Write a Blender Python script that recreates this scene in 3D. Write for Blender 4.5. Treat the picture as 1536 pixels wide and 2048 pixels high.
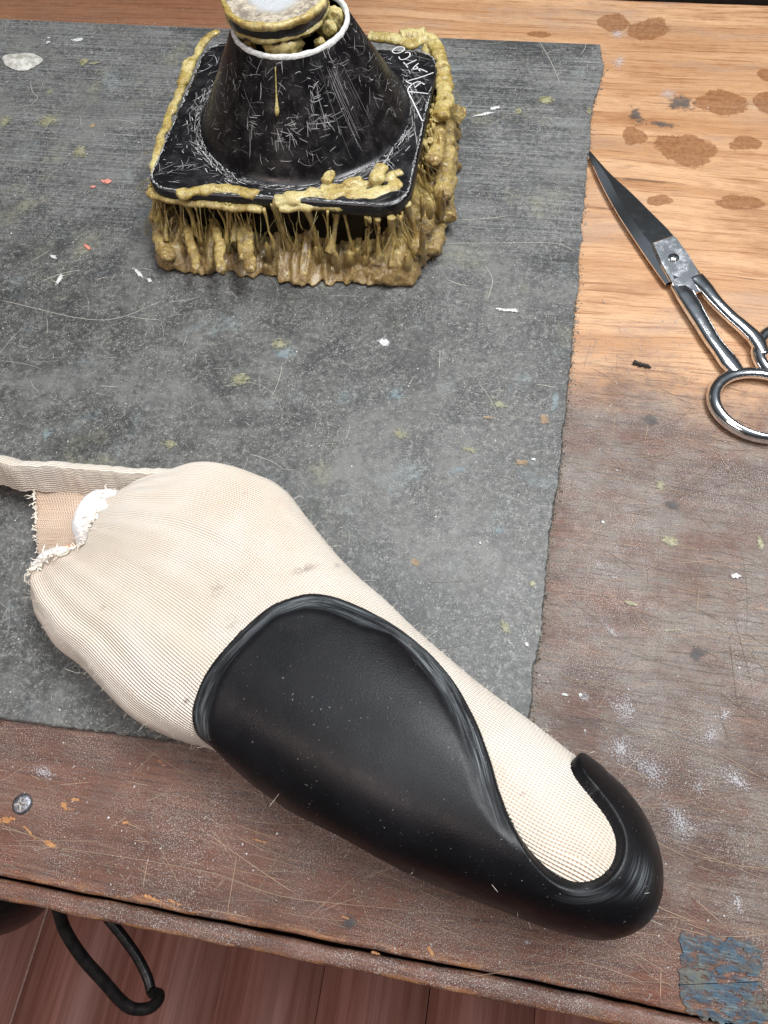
import bpy, bmesh, math, random
import numpy as np
from mathutils import Vector, Matrix
from mathutils.bvhtree import BVHTree
from mathutils import noise as mnoise

for o in list(bpy.data.objects): bpy.data.objects.remove(o)
scene = bpy.context.scene
col = scene.collection
rng = np.random.default_rng(7)
random.seed(7)

# ---------------------------------------------------------------- camera
F, CAMH = 1500.0, 0.32
def _cam():
    X = -np.array([-11000-768., -430-1024., F]); X /= np.linalg.norm(X)
    a = np.array([0, -1., 0]); a -= X*(a@X); a /= np.linalg.norm(a)
    b = np.array([0, 0, 1.]); b -= X*(b@X); b -= a*(a@b); b /= np.linalg.norm(b)
    t = math.radians(27)
    Y = a*math.cos(t)+b*math.sin(t)
    return np.stack([X, Y, np.cross(X, Y)])
R = _cam()
def U(px, py, z=0.0):                      # photo pixel -> point on the level z
    d = R@np.array([px-768., py-1024., F]); s = (z-CAMH)/d[2]
    return np.array([0, 0, CAMH])+d*s
def PRJ(P):                                # points -> photo pixels
    c = (np.asarray(P)-np.array([0, 0, CAMH]))@R
    return np.stack([768+F*c[..., 0]/c[..., 2], 1024+F*c[..., 1]/c[..., 2]], -1)
cd = bpy.data.cameras.new('camera'); cam = bpy.data.objects.new('camera', cd); col.objects.link(cam)
M = Matrix.Identity(4)
for i in range(3):
    M[i][0], M[i][1], M[i][2] = R[i][0], -R[i][1], -R[i][2]
M[2][3] = CAMH
cam.matrix_world = M
cd.sensor_fit = 'VERTICAL'; cd.sensor_height = 24; cd.lens = 24*F/2048
cd.clip_start = 0.01; cd.clip_end = 60
scene.camera = cam
scene.render.resolution_x, scene.render.resolution_y = 768, 1024

# ---------------------------------------------------------------- light
w = bpy.data.worlds.new('World'); scene.world = w; w.use_nodes = True
bg = w.node_tree.nodes['Background']; bg.inputs[1].default_value = 1.0
# a dim room: pale ceiling overhead, dark walls and floor around
_tc = w.node_tree.nodes.new('ShaderNodeTexCoord'); _sp = w.node_tree.nodes.new('ShaderNodeSeparateXYZ'); _rp = w.node_tree.nodes.new('ShaderNodeValToRGB')
w.node_tree.links.new(_tc.outputs['Generated'], _sp.inputs[0]); w.node_tree.links.new(_sp.outputs[2], _rp.inputs[0]); w.node_tree.links.new(_rp.outputs[0], bg.inputs[0])
_rp.color_ramp.elements[0].position = 0.0; _rp.color_ramp.elements[0].color = (.06, .05, .045, 1)
_rp.color_ramp.elements[1].position = 1.0; _rp.color_ramp.elements[1].color = (.38, .42, .45, 1)
for _p, _c in ((.55, (.045, .048, .05, 1)), (.80, (.19, .215, .24, 1))):
    _e = _rp.color_ramp.elements.new(_p); _e.color = _c
def area(name, loc, target, sx, sy, power, colr):
    l = bpy.data.lights.new(name, 'AREA'); l.shape = 'RECTANGLE'; l.size = sx; l.size_y = sy
    l.energy = power; l.color = colr
    o = bpy.data.objects.new(name, l); col.objects.link(o); o.location = loc
    o.rotation_euler = (Vector(target)-Vector(loc)).to_track_quat('-Z', 'Y').to_euler()
    return o
area('ceiling_lamp', (0.32, 0.40, 1.10), (0.05, 0.22, 0), 0.9, 0.35, 21.5, (0.97, 0.985, 1.0))
area('streak_fill', (-0.35, 0.25, 1.45), (-0.1, 0.2, 0), 1.3, 0.12, 7, (0.95, 0.98, 1.0))  # unseen strip light added for highlight streaks on the chrome
area('warm_lamp', (-0.75, -0.75, 1.3), (-0.1, 0.15, 0), 0.7, 0.5, 8.5, (1.0, 0.80, 0.74))
vs = scene.view_settings
vs.view_transform = 'Standard'; vs.look = 'None'; vs.gamma = 1; vs.exposure = 0.0
scene.render.engine = 'CYCLES'
scene.cycles.transparent_max_bounces = 32

# ---------------------------------------------------------------- helpers
def tag(o, label=None, cat=None, group=None, kind=None):
    if label: o['label'] = label
    if cat: o['category'] = cat
    if group: o['group'] = group
    if kind: o['kind'] = kind
    return o
def empty(name, loc=(0, 0, 0)):
    o = bpy.data.objects.new(name, None); col.objects.link(o); o.location = loc; o.empty_display_size = 0.02
    return o
def link(name, me, mat, parent=None, smooth=True):
    o = bpy.data.objects.new(name, me); col.objects.link(o)
    if mat is not None: me.materials.append(mat)
    if smooth: me.polygons.foreach_set('use_smooth', [True]*len(me.polygons))
    if parent is not None:
        o.parent = parent
        o.matrix_parent_inverse = parent_inv(parent)
    return o
def parent_inv(p):
    m = Matrix.Translation(p.location)
    return m.inverted()
def mesh(name, V, Fc, mat, parent=None, smooth=True, attrs=None):
    me = bpy.data.meshes.new(name)
    me.from_pydata([tuple(map(float, v)) for v in V], [], [tuple(map(int, f)) for f in Fc])
    for k, a in (attrs or {}).items():
        at = me.attributes.new(k, 'FLOAT', 'POINT'); at.data.foreach_set('value', np.asarray(a, np.float32).ravel())
    me.update()
    return link(name, me, mat, parent, smooth)
def from_bm(name, bm, mat, parent=None, smooth=True):
    bmesh.ops.recalc_face_normals(bm, faces=bm.faces)
    me = bpy.data.meshes.new(name); bm.to_mesh(me); bm.free()
    return link(name, me, mat, parent, smooth)
def gridfaces(n, m, wrapn=False, flip=False):
    i = np.arange(n if wrapn else n-1)[:, None]; j = np.arange(m-1)[None, :]
    i2 = (i+1) % n
    f = np.stack(np.broadcast_arrays(i*m+j, i2*m+j, i2*m+j+1, i*m+j+1), -1).reshape(-1, 4)
    return f[:, ::-1] if flip else f
def cr(P, n, closed=False):                 # Catmull-Rom through P, n samples evenly spaced in length
    P = np.asarray(P, float); k = len(P)
    if closed: Q = np.concatenate([P[-1:], P, P[:2]])
    else: Q = np.concatenate([2*P[:1]-P[1:2], P, 2*P[-1:]-P[-2:-1]])
    segs = k if closed else k-1; out = []
    t = np.linspace(0, 1, 24, endpoint=False)[:, None]
    for i in range(segs):
        a, b, c, d = Q[i:i+4]
        out.append(.5*((2*b)+(c-a)*t+(2*a-5*b+4*c-d)*t**2+(3*b-a-3*c+d)*t**3))
    out = np.concatenate(out+[P[:1] if closed else P[-1:]])
    return resample(out, n, closed)
def resample(P, n, closed=False):
    L = np.concatenate([[0], np.cumsum(np.linalg.norm(np.diff(P, axis=0), axis=1))])
    s = np.linspace(0, L[-1], n, endpoint=not closed)
    return np.stack([np.interp(s, L, P[:, i]) for i in range(P.shape[1])], -1)
def fbm(p, oct=4):
    return mnoise.fractal(Vector(p), 1.0, 2.0, oct)
def tube(path, rad, nseg=8, cap=True, squash=None):
    """path (n,3), rad scalar or (n,) -> verts, faces; squash=(sideways, up) factors"""
    P = np.asarray(path, float); n = len(P); rad = np.broadcast_to(rad, (n,))
    T = np.gradient(P, axis=0); T /= np.linalg.norm(T, axis=1)[:, None]+1e-12
    up = np.array([0, 0, 1.]); V = []
    prev = None
    for i in range(n):
        s = np.cross(T[i], up)
        if np.linalg.norm(s) < .15: s = prev if prev is not None else np.cross(T[i], [1., 0, 0])
        s /= np.linalg.norm(s); prev = s
        u = np.cross(s, T[i])
        a = np.linspace(0, 2*np.pi, nseg, endpoint=False)
        sx, sy = squash if squash else (1, 1)
        V.append(P[i]+rad[i]*(sx*np.cos(a)[:, None]*s+sy*np.sin(a)[:, None]*u))
    V = np.concatenate(V); Fc = []
    for i in range(n-1):
        for j in range(nseg):
            k = (j+1) % nseg
            Fc.append((i*nseg+j, i*nseg+k, (i+1)*nseg+k, (i+1)*nseg+j))
    if cap:
        Fc.append(tuple(range(nseg-1, -1, -1))); Fc.append(tuple((n-1)*nseg+j for j in range(nseg)))
    return V, Fc
class Bag:                                   # collects pieces that become ONE mesh
    def __init__(s): s.V = []; s.F = []; s.n = 0; s.A = []
    def add(s, V, Fc, a=0.):
        s.V.extend(V); s.F.extend([tuple(i+s.n for i in f) for f in Fc]); s.n += len(V); s.A.extend([a]*len(V))
    def strip(s, P, w, up=(0, 0, 1), a=0., taper=True):
        P = np.asarray(P, float); n = len(P)
        T = np.gradient(P, axis=0); T /= np.linalg.norm(T, axis=1)[:, None]+1e-12
        up = np.broadcast_to(np.asarray(up, float), P.shape)
        S = np.cross(T, up); S /= np.linalg.norm(S, axis=1)[:, None]+1e-12
        ww = np.full(n, w/2)
        if taper: ww[0] *= .25; ww[-1] *= .25
        V = np.stack([P-S*ww[:, None], P+S*ww[:, None]], 1).reshape(-1, 3)
        s.add(V, [(2*i, 2*i+1, 2*i+3, 2*i+2) for i in range(n-1)], a)
    def build(s, name, mat, parent=None, smooth=True):
        return mesh(name, s.V, s.F, mat, parent, smooth, {'tone': s.A})

# ---- node helper
class NT:
    def __init__(s, name):
        s.m = bpy.data.materials.new(name); s.m.use_nodes = True; s.t = s.m.node_tree
        s.b = s.t.nodes['Principled BSDF']; s.out = s.t.nodes['Material Output']
    def n(s, typ, **kw):
        x = s.t.nodes.new(typ)
        for k, v in kw.items(): setattr(x, k, v)
        return x
    def put(s, sock, v):
        if isinstance(v, bpy.types.NodeSocket): s.t.links.new(v, sock)
        elif isinstance(v, (tuple, list)):
            sock.default_value = (*v, 1) if (len(v) == 3 and sock.type == 'RGBA') else v
        else: sock.default_value = v
    def pos(s): return s.n('ShaderNodeTexCoord').outputs['Object']
    def attr(s, name): return s.n('ShaderNodeAttribute', attribute_name=name).outputs['Fac']
    def scale(s, v, sc, rot=(0, 0, 0), loc=(0, 0, 0)):
        x = s.n('ShaderNodeMapping'); s.put(x.inputs[0], v); x.inputs['Scale'].default_value = sc
        x.inputs['Rotation'].default_value = rot; x.inputs['Location'].default_value = loc
        return x.outputs[0]
    def noise(s, v, sc, det=4, rough=.55, dist=0.):
        x = s.n('ShaderNodeTexNoise'); s.put(x.inputs['Vector'], v); x.inputs['Scale'].default_value = sc
        x.inputs['Detail'].default_value = det; x.inputs['Roughness'].default_value = rough; x.inputs['Distortion'].default_value = dist
        return x.outputs[0]
    def vor(s, v, sc, feat='F1', out=0, rand=1.):
        x = s.n('ShaderNodeTexVoronoi', feature=feat); s.put(x.inputs['Vector'], v); x.inputs['Scale'].default_value = sc
        x.inputs['Randomness'].default_value = rand
        return x.outputs[out]
    def ramp(s, v, a, b, c0=0., c1=1.):
        x = s.n('ShaderNodeMapRange', interpolation_type='SMOOTHSTEP'); s.put(x.inputs[0], v)
        for i, q in zip((1, 2, 3, 4), (a, b, c0, c1)): s.put(x.inputs[i], q)
        return x.outputs[0]
    def math(s, op, a, b=0., c=0.):
        x = s.n('ShaderNodeMath', operation=op); s.put(x.inputs[0], a); s.put(x.inputs[1], b); s.put(x.inputs[2], c)
        return x.outputs[0]
    def mix(s, f, a, b):
        x = s.n('ShaderNodeMix', data_type='RGBA'); s.put(x.inputs[0], f); s.put(x.inputs[6], a); s.put(x.inputs[7], b)
        return x.outputs[2]
    def sep(s, v):
        x = s.n('ShaderNodeSeparateXYZ'); s.put(x.inputs[0], v); return x.outputs
    def comb(s, a, b, c=0.):
        x = s.n('ShaderNodeCombineXYZ'); s.put(x.inputs[0], a); s.put(x.inputs[1], b); s.put(x.inputs[2], c); return x.outputs[0]
    def bump(s, h, dist=.001, strength=1., nrm=None):
        x = s.n('ShaderNodeBump'); s.put(x.inputs['Height'], h); x.inputs['Distance'].default_value = dist
        x.inputs['Strength'].default_value = strength
        if nrm is not None: s.put(x.inputs['Normal'], nrm)
        return x.outputs[0]
    def set(s, **kw):
        names = dict(color='Base Color', rough='Roughness', metal='Metallic', normal='Normal', spec='Specular IOR Level',
                     sss='Subsurface Weight', sssr='Subsurface Radius', ssss='Subsurface Scale', coat='Coat Weight', coatr='Coat Roughness', sheen='Sheen Weight', trans='Transmission Weight')
        for k, v in kw.items(): s.put(s.b.inputs[names[k]], v)
        return s.m

def plain(name, colr, rough=.6, metal=0., var=.25, sc=300, bump=0.0002):
    t = NT(name); p = t.pos(); n = t.noise(p, sc)
    c0 = tuple(x*(1-var) for x in colr); c1 = tuple(min(1, x*(1+var)) for x in colr)
    t.set(color=t.mix(t.ramp(n, .3, .7), c0, c1), rough=rough, metal=metal)
    if bump: t.set(normal=t.bump(t.noise(p, sc*2), bump))
    return t.m

# ================================================================ materials
def mat_bench():
    t = NT('bench_wood'); p = t.pos(); x, y, z = t.sep(p)
    warp = t.noise(t.scale(p, (4, 14, 4)), 1, 3); yw = t.math('ADD', y, t.math('MULTIPLY', t.math('SUBTRACT', warp, .5), .022))
    q = t.comb(x, yw, z)
    g1 = t.noise(t.scale(q, (3.5, 60, 5)), 1, 5, .6)
    g2 = t.noise(t.scale(q, (18, 420, 10)), 1, 5, .7)
    g3 = t.noise(t.scale(q, (70, 1400, 10)), 1, 3, .6)
    c = t.mix(t.ramp(g1, .35, .65), (.40, .210, .100), (.55, .335, .185))
    c = t.mix(t.ramp(g2, .50, .66, 0, .80), c, (.24, .095, .036))
    c = t.mix(t.ramp(g3, .50, .68, 0, .60), c, (.26, .125, .060))
    hz_ = t.noise(t.scale(p, (10, 26, 5), loc=(2, 5, 0)), 1, 5, .65)
    c = t.mix(t.ramp(hz_, .50, .68, 0, .5), c, (.30, .215, .165))
    c = t.mix(t.ramp(hz_, .46, .32, 0, .45), c, (.22, .085, .035))
    dark_left = t.math('MULTIPLY', t.ramp(x, -.06, -.22), t.ramp(y, .50, .53))  # far left end mixed to a darker brown
    c = t.mix(t.math('MULTIPLY', dark_left, .85), c, t.mix(t.ramp(g2, .4, .65), (.20, .085, .045), (.13, .055, .032)))
    # worn, dirty working zone towards the bench front; front-left also coloured darker for shadow
    big = t.noise(p, 11, 4, .6); mid = t.noise(p, 45, 5, .65); md2 = t.noise(p, 160, 5, .7); fine = t.noise(p, 900, 3, .7); ff = t.noise(p, 2200, 2, .6)
    yy = t.math('ADD', t.math('ADD', y, t.math('MULTIPLY', t.math('SUBTRACT', big, .5), .11)), t.math('MULTIPLY', t.math('SUBTRACT', md2, .5), .05))
    dirty = t.ramp(yy, .275, .215)
    gs = t.noise(t.scale(q, (45, 600, 10)), 1, 5, .7); bl = t.noise(t.scale(p, (14, 30, 10)), 1, 5, .65)
    front = t.ramp(t.math('ADD', y, t.math('MULTIPLY', x, .30)), .075, .0)
    dk = t.mix(t.ramp(g1, .35, .65), (.056, .027, .019), (.135, .060, .036))
    dk = t.mix(t.math('MULTIPLY', front, t.ramp(bl, .42, .60, .15, .95)), dk, (.165, .052, .024))
    dk = t.mix(t.ramp(gs, .50, .66, 0, .75), dk, (.042, .023, .018))
    dk = t.mix(t.math('MULTIPLY', t.ramp(gs, .44, .32), t.ramp(front, 0, 1, .35, .6)), dk, (.25, .105, .048))
    gm_ = t.ramp(t.math('ADD', t.math('MULTIPLY', mid, .45), t.math('ADD', t.math('MULTIPLY', bl, .35), t.math('MULTIPLY', md2, .25))), .45, .62)
    grime = t.math('MULTIPLY', gm_, t.ramp(front, 0, 1, 1., .38))
    dk = t.mix(grime, dk, (.165, .146, .127))
    fs = t.noise(p, 620, 6, .8)
    dk = t.mix(t.math('MULTIPLY', t.ramp(fs, .56, .66), t.math('MULTIPLY', t.ramp(t.math('ADD', t.math('MULTIPLY', mid, .5), t.math('MULTIPLY', md2, .5)), .40, .58, .10, .85), t.ramp(front, 0, 1, 1., .30))), dk, (.38, .33, .28))
    dk = t.mix(t.ramp(fine, .46, .36, 0, .45), dk, (.030, .018, .013))
    gl = t.noise(t.scale(q, (22, 780, 10)), 1, 6, .75)
    dk = t.mix(t.ramp(gl, .51, .62, 0, .75), dk, (.048, .024, .016))
    dk = t.mix(t.math('MULTIPLY', t.ramp(gl, .46, .36), t.ramp(bl, .4, .6, .15, .6)), dk, (.26, .145, .085))
    # finish rubbed off along the arris of the board and of the front strip
    we = t.math('MULTIPLY', t.math('MAXIMUM', t.ramp(t.math('ABSOLUTE', t.math('SUBTRACT', y, -.0222)), .0032, .0004), t.ramp(y, -.0288, -.0305)), t.ramp(t.noise(t.scale(p, (55, 200, 40)), 1, 5, .7), .44, .60))
    dk = t.mix(t.math('MULTIPLY', we, .8), dk, (.36, .165, .062))
    dk = t.mix(t.ramp(front, 0, 1, .10, .30), dk, (.075, .018, .007))
    c = t.mix(dirty, c, dk)
    chip = t.math('MULTIPLY', t.ramp(t.noise(t.scale(p, (40, 110, 30)), 1, 5, .7, .6), .66, .70), dirty)
    c = t.mix(t.math('MULTIPLY', chip, .55), c, (.40, .18, .065))
    pow_ = t.math('MULTIPLY', t.ramp(ff, .53, .66), t.ramp(t.noise(p, 24, 5, .65), .40, .60, .25, 1.))
    c = t.mix(t.math('MULTIPLY', pow_, t.ramp(dirty, 0, 1, .10, .8)), c, (.42, .39, .37))
    crack = t.math('MULTIPLY', t.ramp(t.noise(t.scale(q, (10, 330, 12)), 1, 4, .6), .645, .68), t.ramp(big, .42, .55))
    c = t.mix(t.math('MULTIPLY', crack, .65), c, (.05, .025, .016))
    h = t.math('ADD', t.math('MULTIPLY', g2, .5), t.math('ADD', t.math('MULTIPLY', fine, .6), t.math('MULTIPLY', md2, .5)))
    t.set(color=c, rough=t.ramp(md2, .3, .7, .36, .62), normal=t.bump(h, .00045, .8), spec=.4)
    return t.m
def mat_mat():
    t = NT('rubber_mat'); p = t.pos(); x, y, z = t.sep(p)
    st = t.noise(t.scale(p, (14, 900, 5)), 1, 4, .65)
    st2 = t.noise(t.scale(p, (5, 260, 5)), 1, 3, .6)
    mid = t.noise(p, 38, 5, .65); fine = t.noise(p, 1000, 3, .7); fm = t.noise(p, 330, 5, .75); md2 = t.noise(p, 120, 5, .7)
    top = t.ramp(y, .25, .40)
    c = t.mix(t.ramp(mid, .3, .7), (.036, .037, .036), (.096, .096, .091))
    c = t.mix(t.math('MULTIPLY', top, t.ramp(st, .42, .66, 0, .75)), c, (.225, .23, .235))
    c = t.mix(t.math('MULTIPLY', top, t.ramp(st2, .50, .68, 0, .75)), c, (.040, .043, .047))
    c = t.mix(t.ramp(fm, .50, .66, 0, .7), c, (.225, .223, .208))
    c = t.mix(t.ramp(fm, .47, .36, 0, .8), c, (.022, .023, .023))
    c = t.mix(t.math('MULTIPLY', t.ramp(fine, .54, .70), t.ramp(md2, .38, .62, .2, .9)), c, (.44, .43, .40))
    c = t.mix(t.math('MULTIPLY', t.ramp(t.noise(p, 21, 5, .65), .56, .70), t.ramp(fm, .35, .6, .1, .45)), c, (.26, .25, .15))
    c = t.mix(t.math('MULTIPLY', t.ramp(t.noise(t.scale(p, (1, 1, 1), loc=(3, 1, 0)), 30, 5, .65), .58, .70), t.ramp(fm, .35, .6, .1, .40)), c, (.22, .27, .28))
    c = t.mix(t.math('MULTIPLY', t.ramp(t.noise(t.scale(p, (1, 1, 1), loc=(7, 2, 0)), 16, 5, .65), .54, .70), .6), c, (.034, .035, .035))
    cl = t.noise(t.scale(p, (1, 1, 1), loc=(1, 9, 0)), 8, 5, .7, .6)
    c = t.mix(t.math('MULTIPLY', t.ramp(cl, .47, .62), t.ramp(md2, .35, .62, .20, .80)), c, (.150, .151, .142))
    c = t.mix(t.ramp(cl, .47, .34, 0, .62), c, (.026, .026, .026))
    h = t.math('ADD', t.math('MULTIPLY', fm, .6), t.math('ADD', t.math('MULTIPLY', fine, .5), t.math('MULTIPLY', t.math('MULTIPLY', st, top), .5)))
    t.set(color=c, rough=t.ramp(mid, .3, .7, .36, .56), normal=t.bump(h, .00038, .8), spec=.5)
    return t.m
def mat_glue():
    t = NT('dried_glue'); p = t.pos()
    a = t.noise(p, 60, 4); b = t.noise(p, 260, 4, .65); st = t.noise(t.scale(p, (330, 330, 45)), 1, 5, .65); f = t.noise(p, 1100, 3, .7)
    c = t.mix(t.ramp(a, .35, .65), (.20, .125, .034), (.38, .28, .095))
    c = t.mix(t.ramp(st, .52, .68, 0, .75), c, (.64, .49, .19))
    c = t.mix(t.ramp(st, .45, .33, 0, .8), c, (.12, .07, .022))
    c = t.mix(t.ramp(t.noise(p, 95, 5, .65), .53, .66, 0, .6), c, (.15, .12, .075))
    c = t.mix(t.math('MULTIPLY', t.ramp(f, .56, .68), t.ramp(b, .4, .6, .1, .7)), c, (.55, .50, .34))
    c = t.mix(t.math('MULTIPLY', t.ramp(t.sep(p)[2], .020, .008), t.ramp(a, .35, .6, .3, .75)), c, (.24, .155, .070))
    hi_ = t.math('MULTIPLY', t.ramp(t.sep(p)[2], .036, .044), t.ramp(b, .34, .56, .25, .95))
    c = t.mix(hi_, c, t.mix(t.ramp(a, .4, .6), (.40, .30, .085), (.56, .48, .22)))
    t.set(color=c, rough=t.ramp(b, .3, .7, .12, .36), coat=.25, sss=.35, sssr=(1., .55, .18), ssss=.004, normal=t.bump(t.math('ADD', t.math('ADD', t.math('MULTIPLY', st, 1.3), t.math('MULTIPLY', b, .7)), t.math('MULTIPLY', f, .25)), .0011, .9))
    return t.m
def mat_tone(name, c0, c1, rough=.6):           # colour by the per-piece attribute 'tone'
    t = NT(name); t.set(color=t.mix(t.attr('tone'), c0, c1), rough=rough); return t.m
def mat_pot():
    t = NT('black_enamel'); p = t.pos()
    n = t.noise(p, 120, 4); f = t.noise(p, 1500, 2, .7)
    c = t.mix(t.ramp(n, .4, .7), (.0045, .004, .005), (.012, .011, .012))
    c = t.mix(t.math('MULTIPLY', t.ramp(f, .60, .72), t.ramp(n, .4, .65, .05, .5)), c, (.20, .19, .19))
    sm = t.noise(t.scale(p, (520, 520, 45)), 1, 4, .7)
    c = t.mix(t.math('MULTIPLY', t.ramp(sm, .56, .70), t.ramp(t.noise(p, 45, 4), .48, .68, 0, .5)), c, (.13, .115, .115))
    t.set(color=c, rough=t.ramp(n, .3, .7, .22, .42), normal=t.bump(f, .0001, .6)); return t.m
def mat_shell():
    t = NT('black_shell'); p = t.pos(); bev = t.attr('bevel'); al = t.attr('along'); ac = t.attr('across')
    f = t.noise(p, 1500, 3, .6); n = t.noise(p, 35, 4)
    sc = t.noise(t.comb(t.math('MULTIPLY', al, 80.), t.math('MULTIPLY', ac, 2200.), 0), 1, 3, .7)
    sc2 = t.noise(t.comb(t.math('MULTIPLY', al, 25.), t.math('MULTIPLY', ac, 600.), 0), 1, 4, .7)
    base = t.mix(t.ramp(n, .35, .7), (.0045, .0045, .0055), (.0085, .0085, .0105))
    sand = t.mix(t.ramp(sc, .35, .68), (.030, .035, .040), (.25, .275, .29))
    c = t.mix(t.math('MULTIPLY', bev, t.math('MULTIPLY', t.ramp(sc2, .36, .66, .05, .95), t.ramp(t.noise(p, 42, 3), .32, .56, .35, 1.))), base, sand)
    c = t.mix(t.math('MULTIPLY', t.ramp(t.noise(p, 1100, 2, .5), .715, .74), t.ramp(t.noise(p, 90, 3), .45, .6, .1, .7)), c, (.30, .29, .28))
    t.set(color=c, rough=t.math('ADD', t.ramp(t.noise(p, 60, 5, .7), .3, .7, .30, .46), t.math('MULTIPLY', bev, .1)), normal=t.bump(t.math('ADD', f, t.math('MULTIPLY', t.math('MULTIPLY', sc, bev), 1.)), (.00009), .8), spec=.24)
    return t.m
def mat_sock(name='knit_cotton', A=(.77, .68, .565), Bc=(.81, .75, .66)):
    t = NT(name); p = t.pos(); r = t.attr('rib'); a = t.attr('axial')
    rib = t.math('SINE', t.math('MULTIPLY', r, 2*math.pi))
    rib01 = t.math('MULTIPLY_ADD', rib, .5, .5)
    st = t.math('SINE', t.math('MULTIPLY_ADD', a, 2*math.pi/.00125, t.math('MULTIPLY', rib, 1.2)))
    st01 = t.math('MULTIPLY_ADD', st, .5, .5)
    n = t.noise(p, 26, 4); f = t.noise(p, 1800, 3, .7)
    c = t.mix(t.ramp(n, .35, .65), A, Bc)
    c = t.mix(t.ramp(t.noise(t.scale(p, (1, 1, 1), loc=(4, 4, 0)), 17, 5, .6), .50, .68, 0, .45), c, (.80, .62, .50))
    c = t.mix(t.ramp(t.noise(t.scale(p, (1, 1, 1), loc=(9, 1, 0)), 60, 4, .6), .60, .74, 0, .35), c, (.62, .55, .46))
    gap = t.math('MULTIPLY', t.ramp(rib01, .55, .0), t.ramp(st01, .80, .2, .45, 1.))
    c = t.mix(t.math('MULTIPLY', gap, t.ramp(n, .3, .7, .88, .62)), c, (.46, .33, .235))
    c = t.mix(t.math('MULTIPLY', t.attr('spot'), t.ramp(t.noise(p, 400, 3), .35, .6)), c, (.20, .17, .17))
    h = t.math('ADD', rib01, t.math('ADD', t.math('MULTIPLY', st01, .25), t.math('MULTIPLY', f, .35)))
    t.set(color=c, rough=.9, spec=.1, sheen=.2, sss=.10, sssr=(1., .55, .35), ssss=.002, normal=t.bump(h, .00055, .9))
    return t.m
def mat_chrome():
    t = NT('chrome'); p = t.pos(); n = t.noise(p, 160, 4, .6); s = t.noise(t.scale(p, (300, 2500, 10), rot=(0, 0, .95)), 1, 3, .6)
    t.set(color=t.mix(t.ramp(n, .58, .75, 0, .15), (.84, .85, .87), (.50, .49, .48)), metal=1., rough=t.ramp(n, .45, .75, .10, .20)); return t.m
def mat_floor():
    t = NT('floor_board'); p = t.pos()
    g = t.noise(t.scale(p, (120, 3.5, 10)), 1, 5, .65); n = t.noise(p, 6, 4)
    c = t.mix(t.ramp(g, .35, .65), (.28, .105, .075), (.42, .185, .145))
    c = t.mix(t.ramp(n, .45, .7, 0, .4), c, (.28, .115, .095))
    t.set(color=c, rough=.5, normal=t.bump(g, .0006)); return t.m
M_bench, M_mat, M_glue, M_pot, M_shell, M_sock, M_chrome, M_floor = mat_bench(), mat_mat(), mat_glue(), mat_pot(), mat_shell(), mat_sock(), mat_chrome(), mat_floor()
M_sockshade = mat_sock('knit_in_shade', (.66, .47, .34), (.74, .57, .43))  # tan copy of the knit: shade under the fold put into its colour
M_scr = mat_tone('enamel_scratch', (.07, .06, .06), (.60, .60, .60), .6)
M_lint = mat_tone('lint', (.14, .135, .12), (.48, .46, .40), .9)
M_wscr = mat_tone('wood_scratch', (.13, .095, .072), (.42, .30, .20), .7)
M_speck = mat_tone('dust_speck', (.30, .28, .26), (.74, .72, .70), .9)
M_plaster = plain('plaster', (.82, .81, .80), .85, var=.06, sc=500, bump=.0006)
M_orange = plain('orange_liner', (.75, .33, .13), .6)
M_dark = plain('black_iron', (.012, .010, .010), .38, var=.5, sc=200)
M_under = plain('dark_board', (.02, .014, .012), .7)
M_rim = plain('worn_metal_rim', (.68, .68, .66), .45, var=.25, sc=600, bump=.0003)
M_inside = plain('pot_inside', (.008, .007, .006), .6)

# ================================================================ setting: floor, dark space behind the bench
ZF = -0.85
fl = mesh('floor', [(-3, -2.5, ZF-.02), (3, -2.5, ZF-.02), (3, 3, ZF-.02), (-3, 3, ZF-.02)], [(0, 1, 2, 3)], M_under, smooth=False)
tag(fl, kind='structure')
seams = [-.95, -.745, -.533, -.400, -.266, -.131, .012, .15, .29, .43, .57]
for i in range(len(seams)-1):
    bm = bmesh.new(); bmesh.ops.create_cube(bm, size=1)
    g = .0007
    a, b = seams[i]+g, seams[i+1]-g
    bmesh.ops.scale(bm, vec=(b-a, 2.4, .018), verts=bm.verts); bmesh.ops.translate(bm, vec=((a+b)/2, -.4, ZF-.009), verts=bm.verts)
    bmesh.ops.bevel(bm, geom=list(bm.edges), offset=.0015, segments=2, affect='EDGES')
    from_bm('floorboard', bm, M_floor, fl)
# pale filler in one joint
mesh('joint_filler', [(-.5345, -.9, ZF+.001), (-.5315, -.9, ZF+.001), (-.5315, .4, ZF+.001), (-.5345, .4, ZF+.001)], [(0, 1, 2, 3)], plain('pale_filler', (.36, .22, .18)), fl, False)

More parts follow.
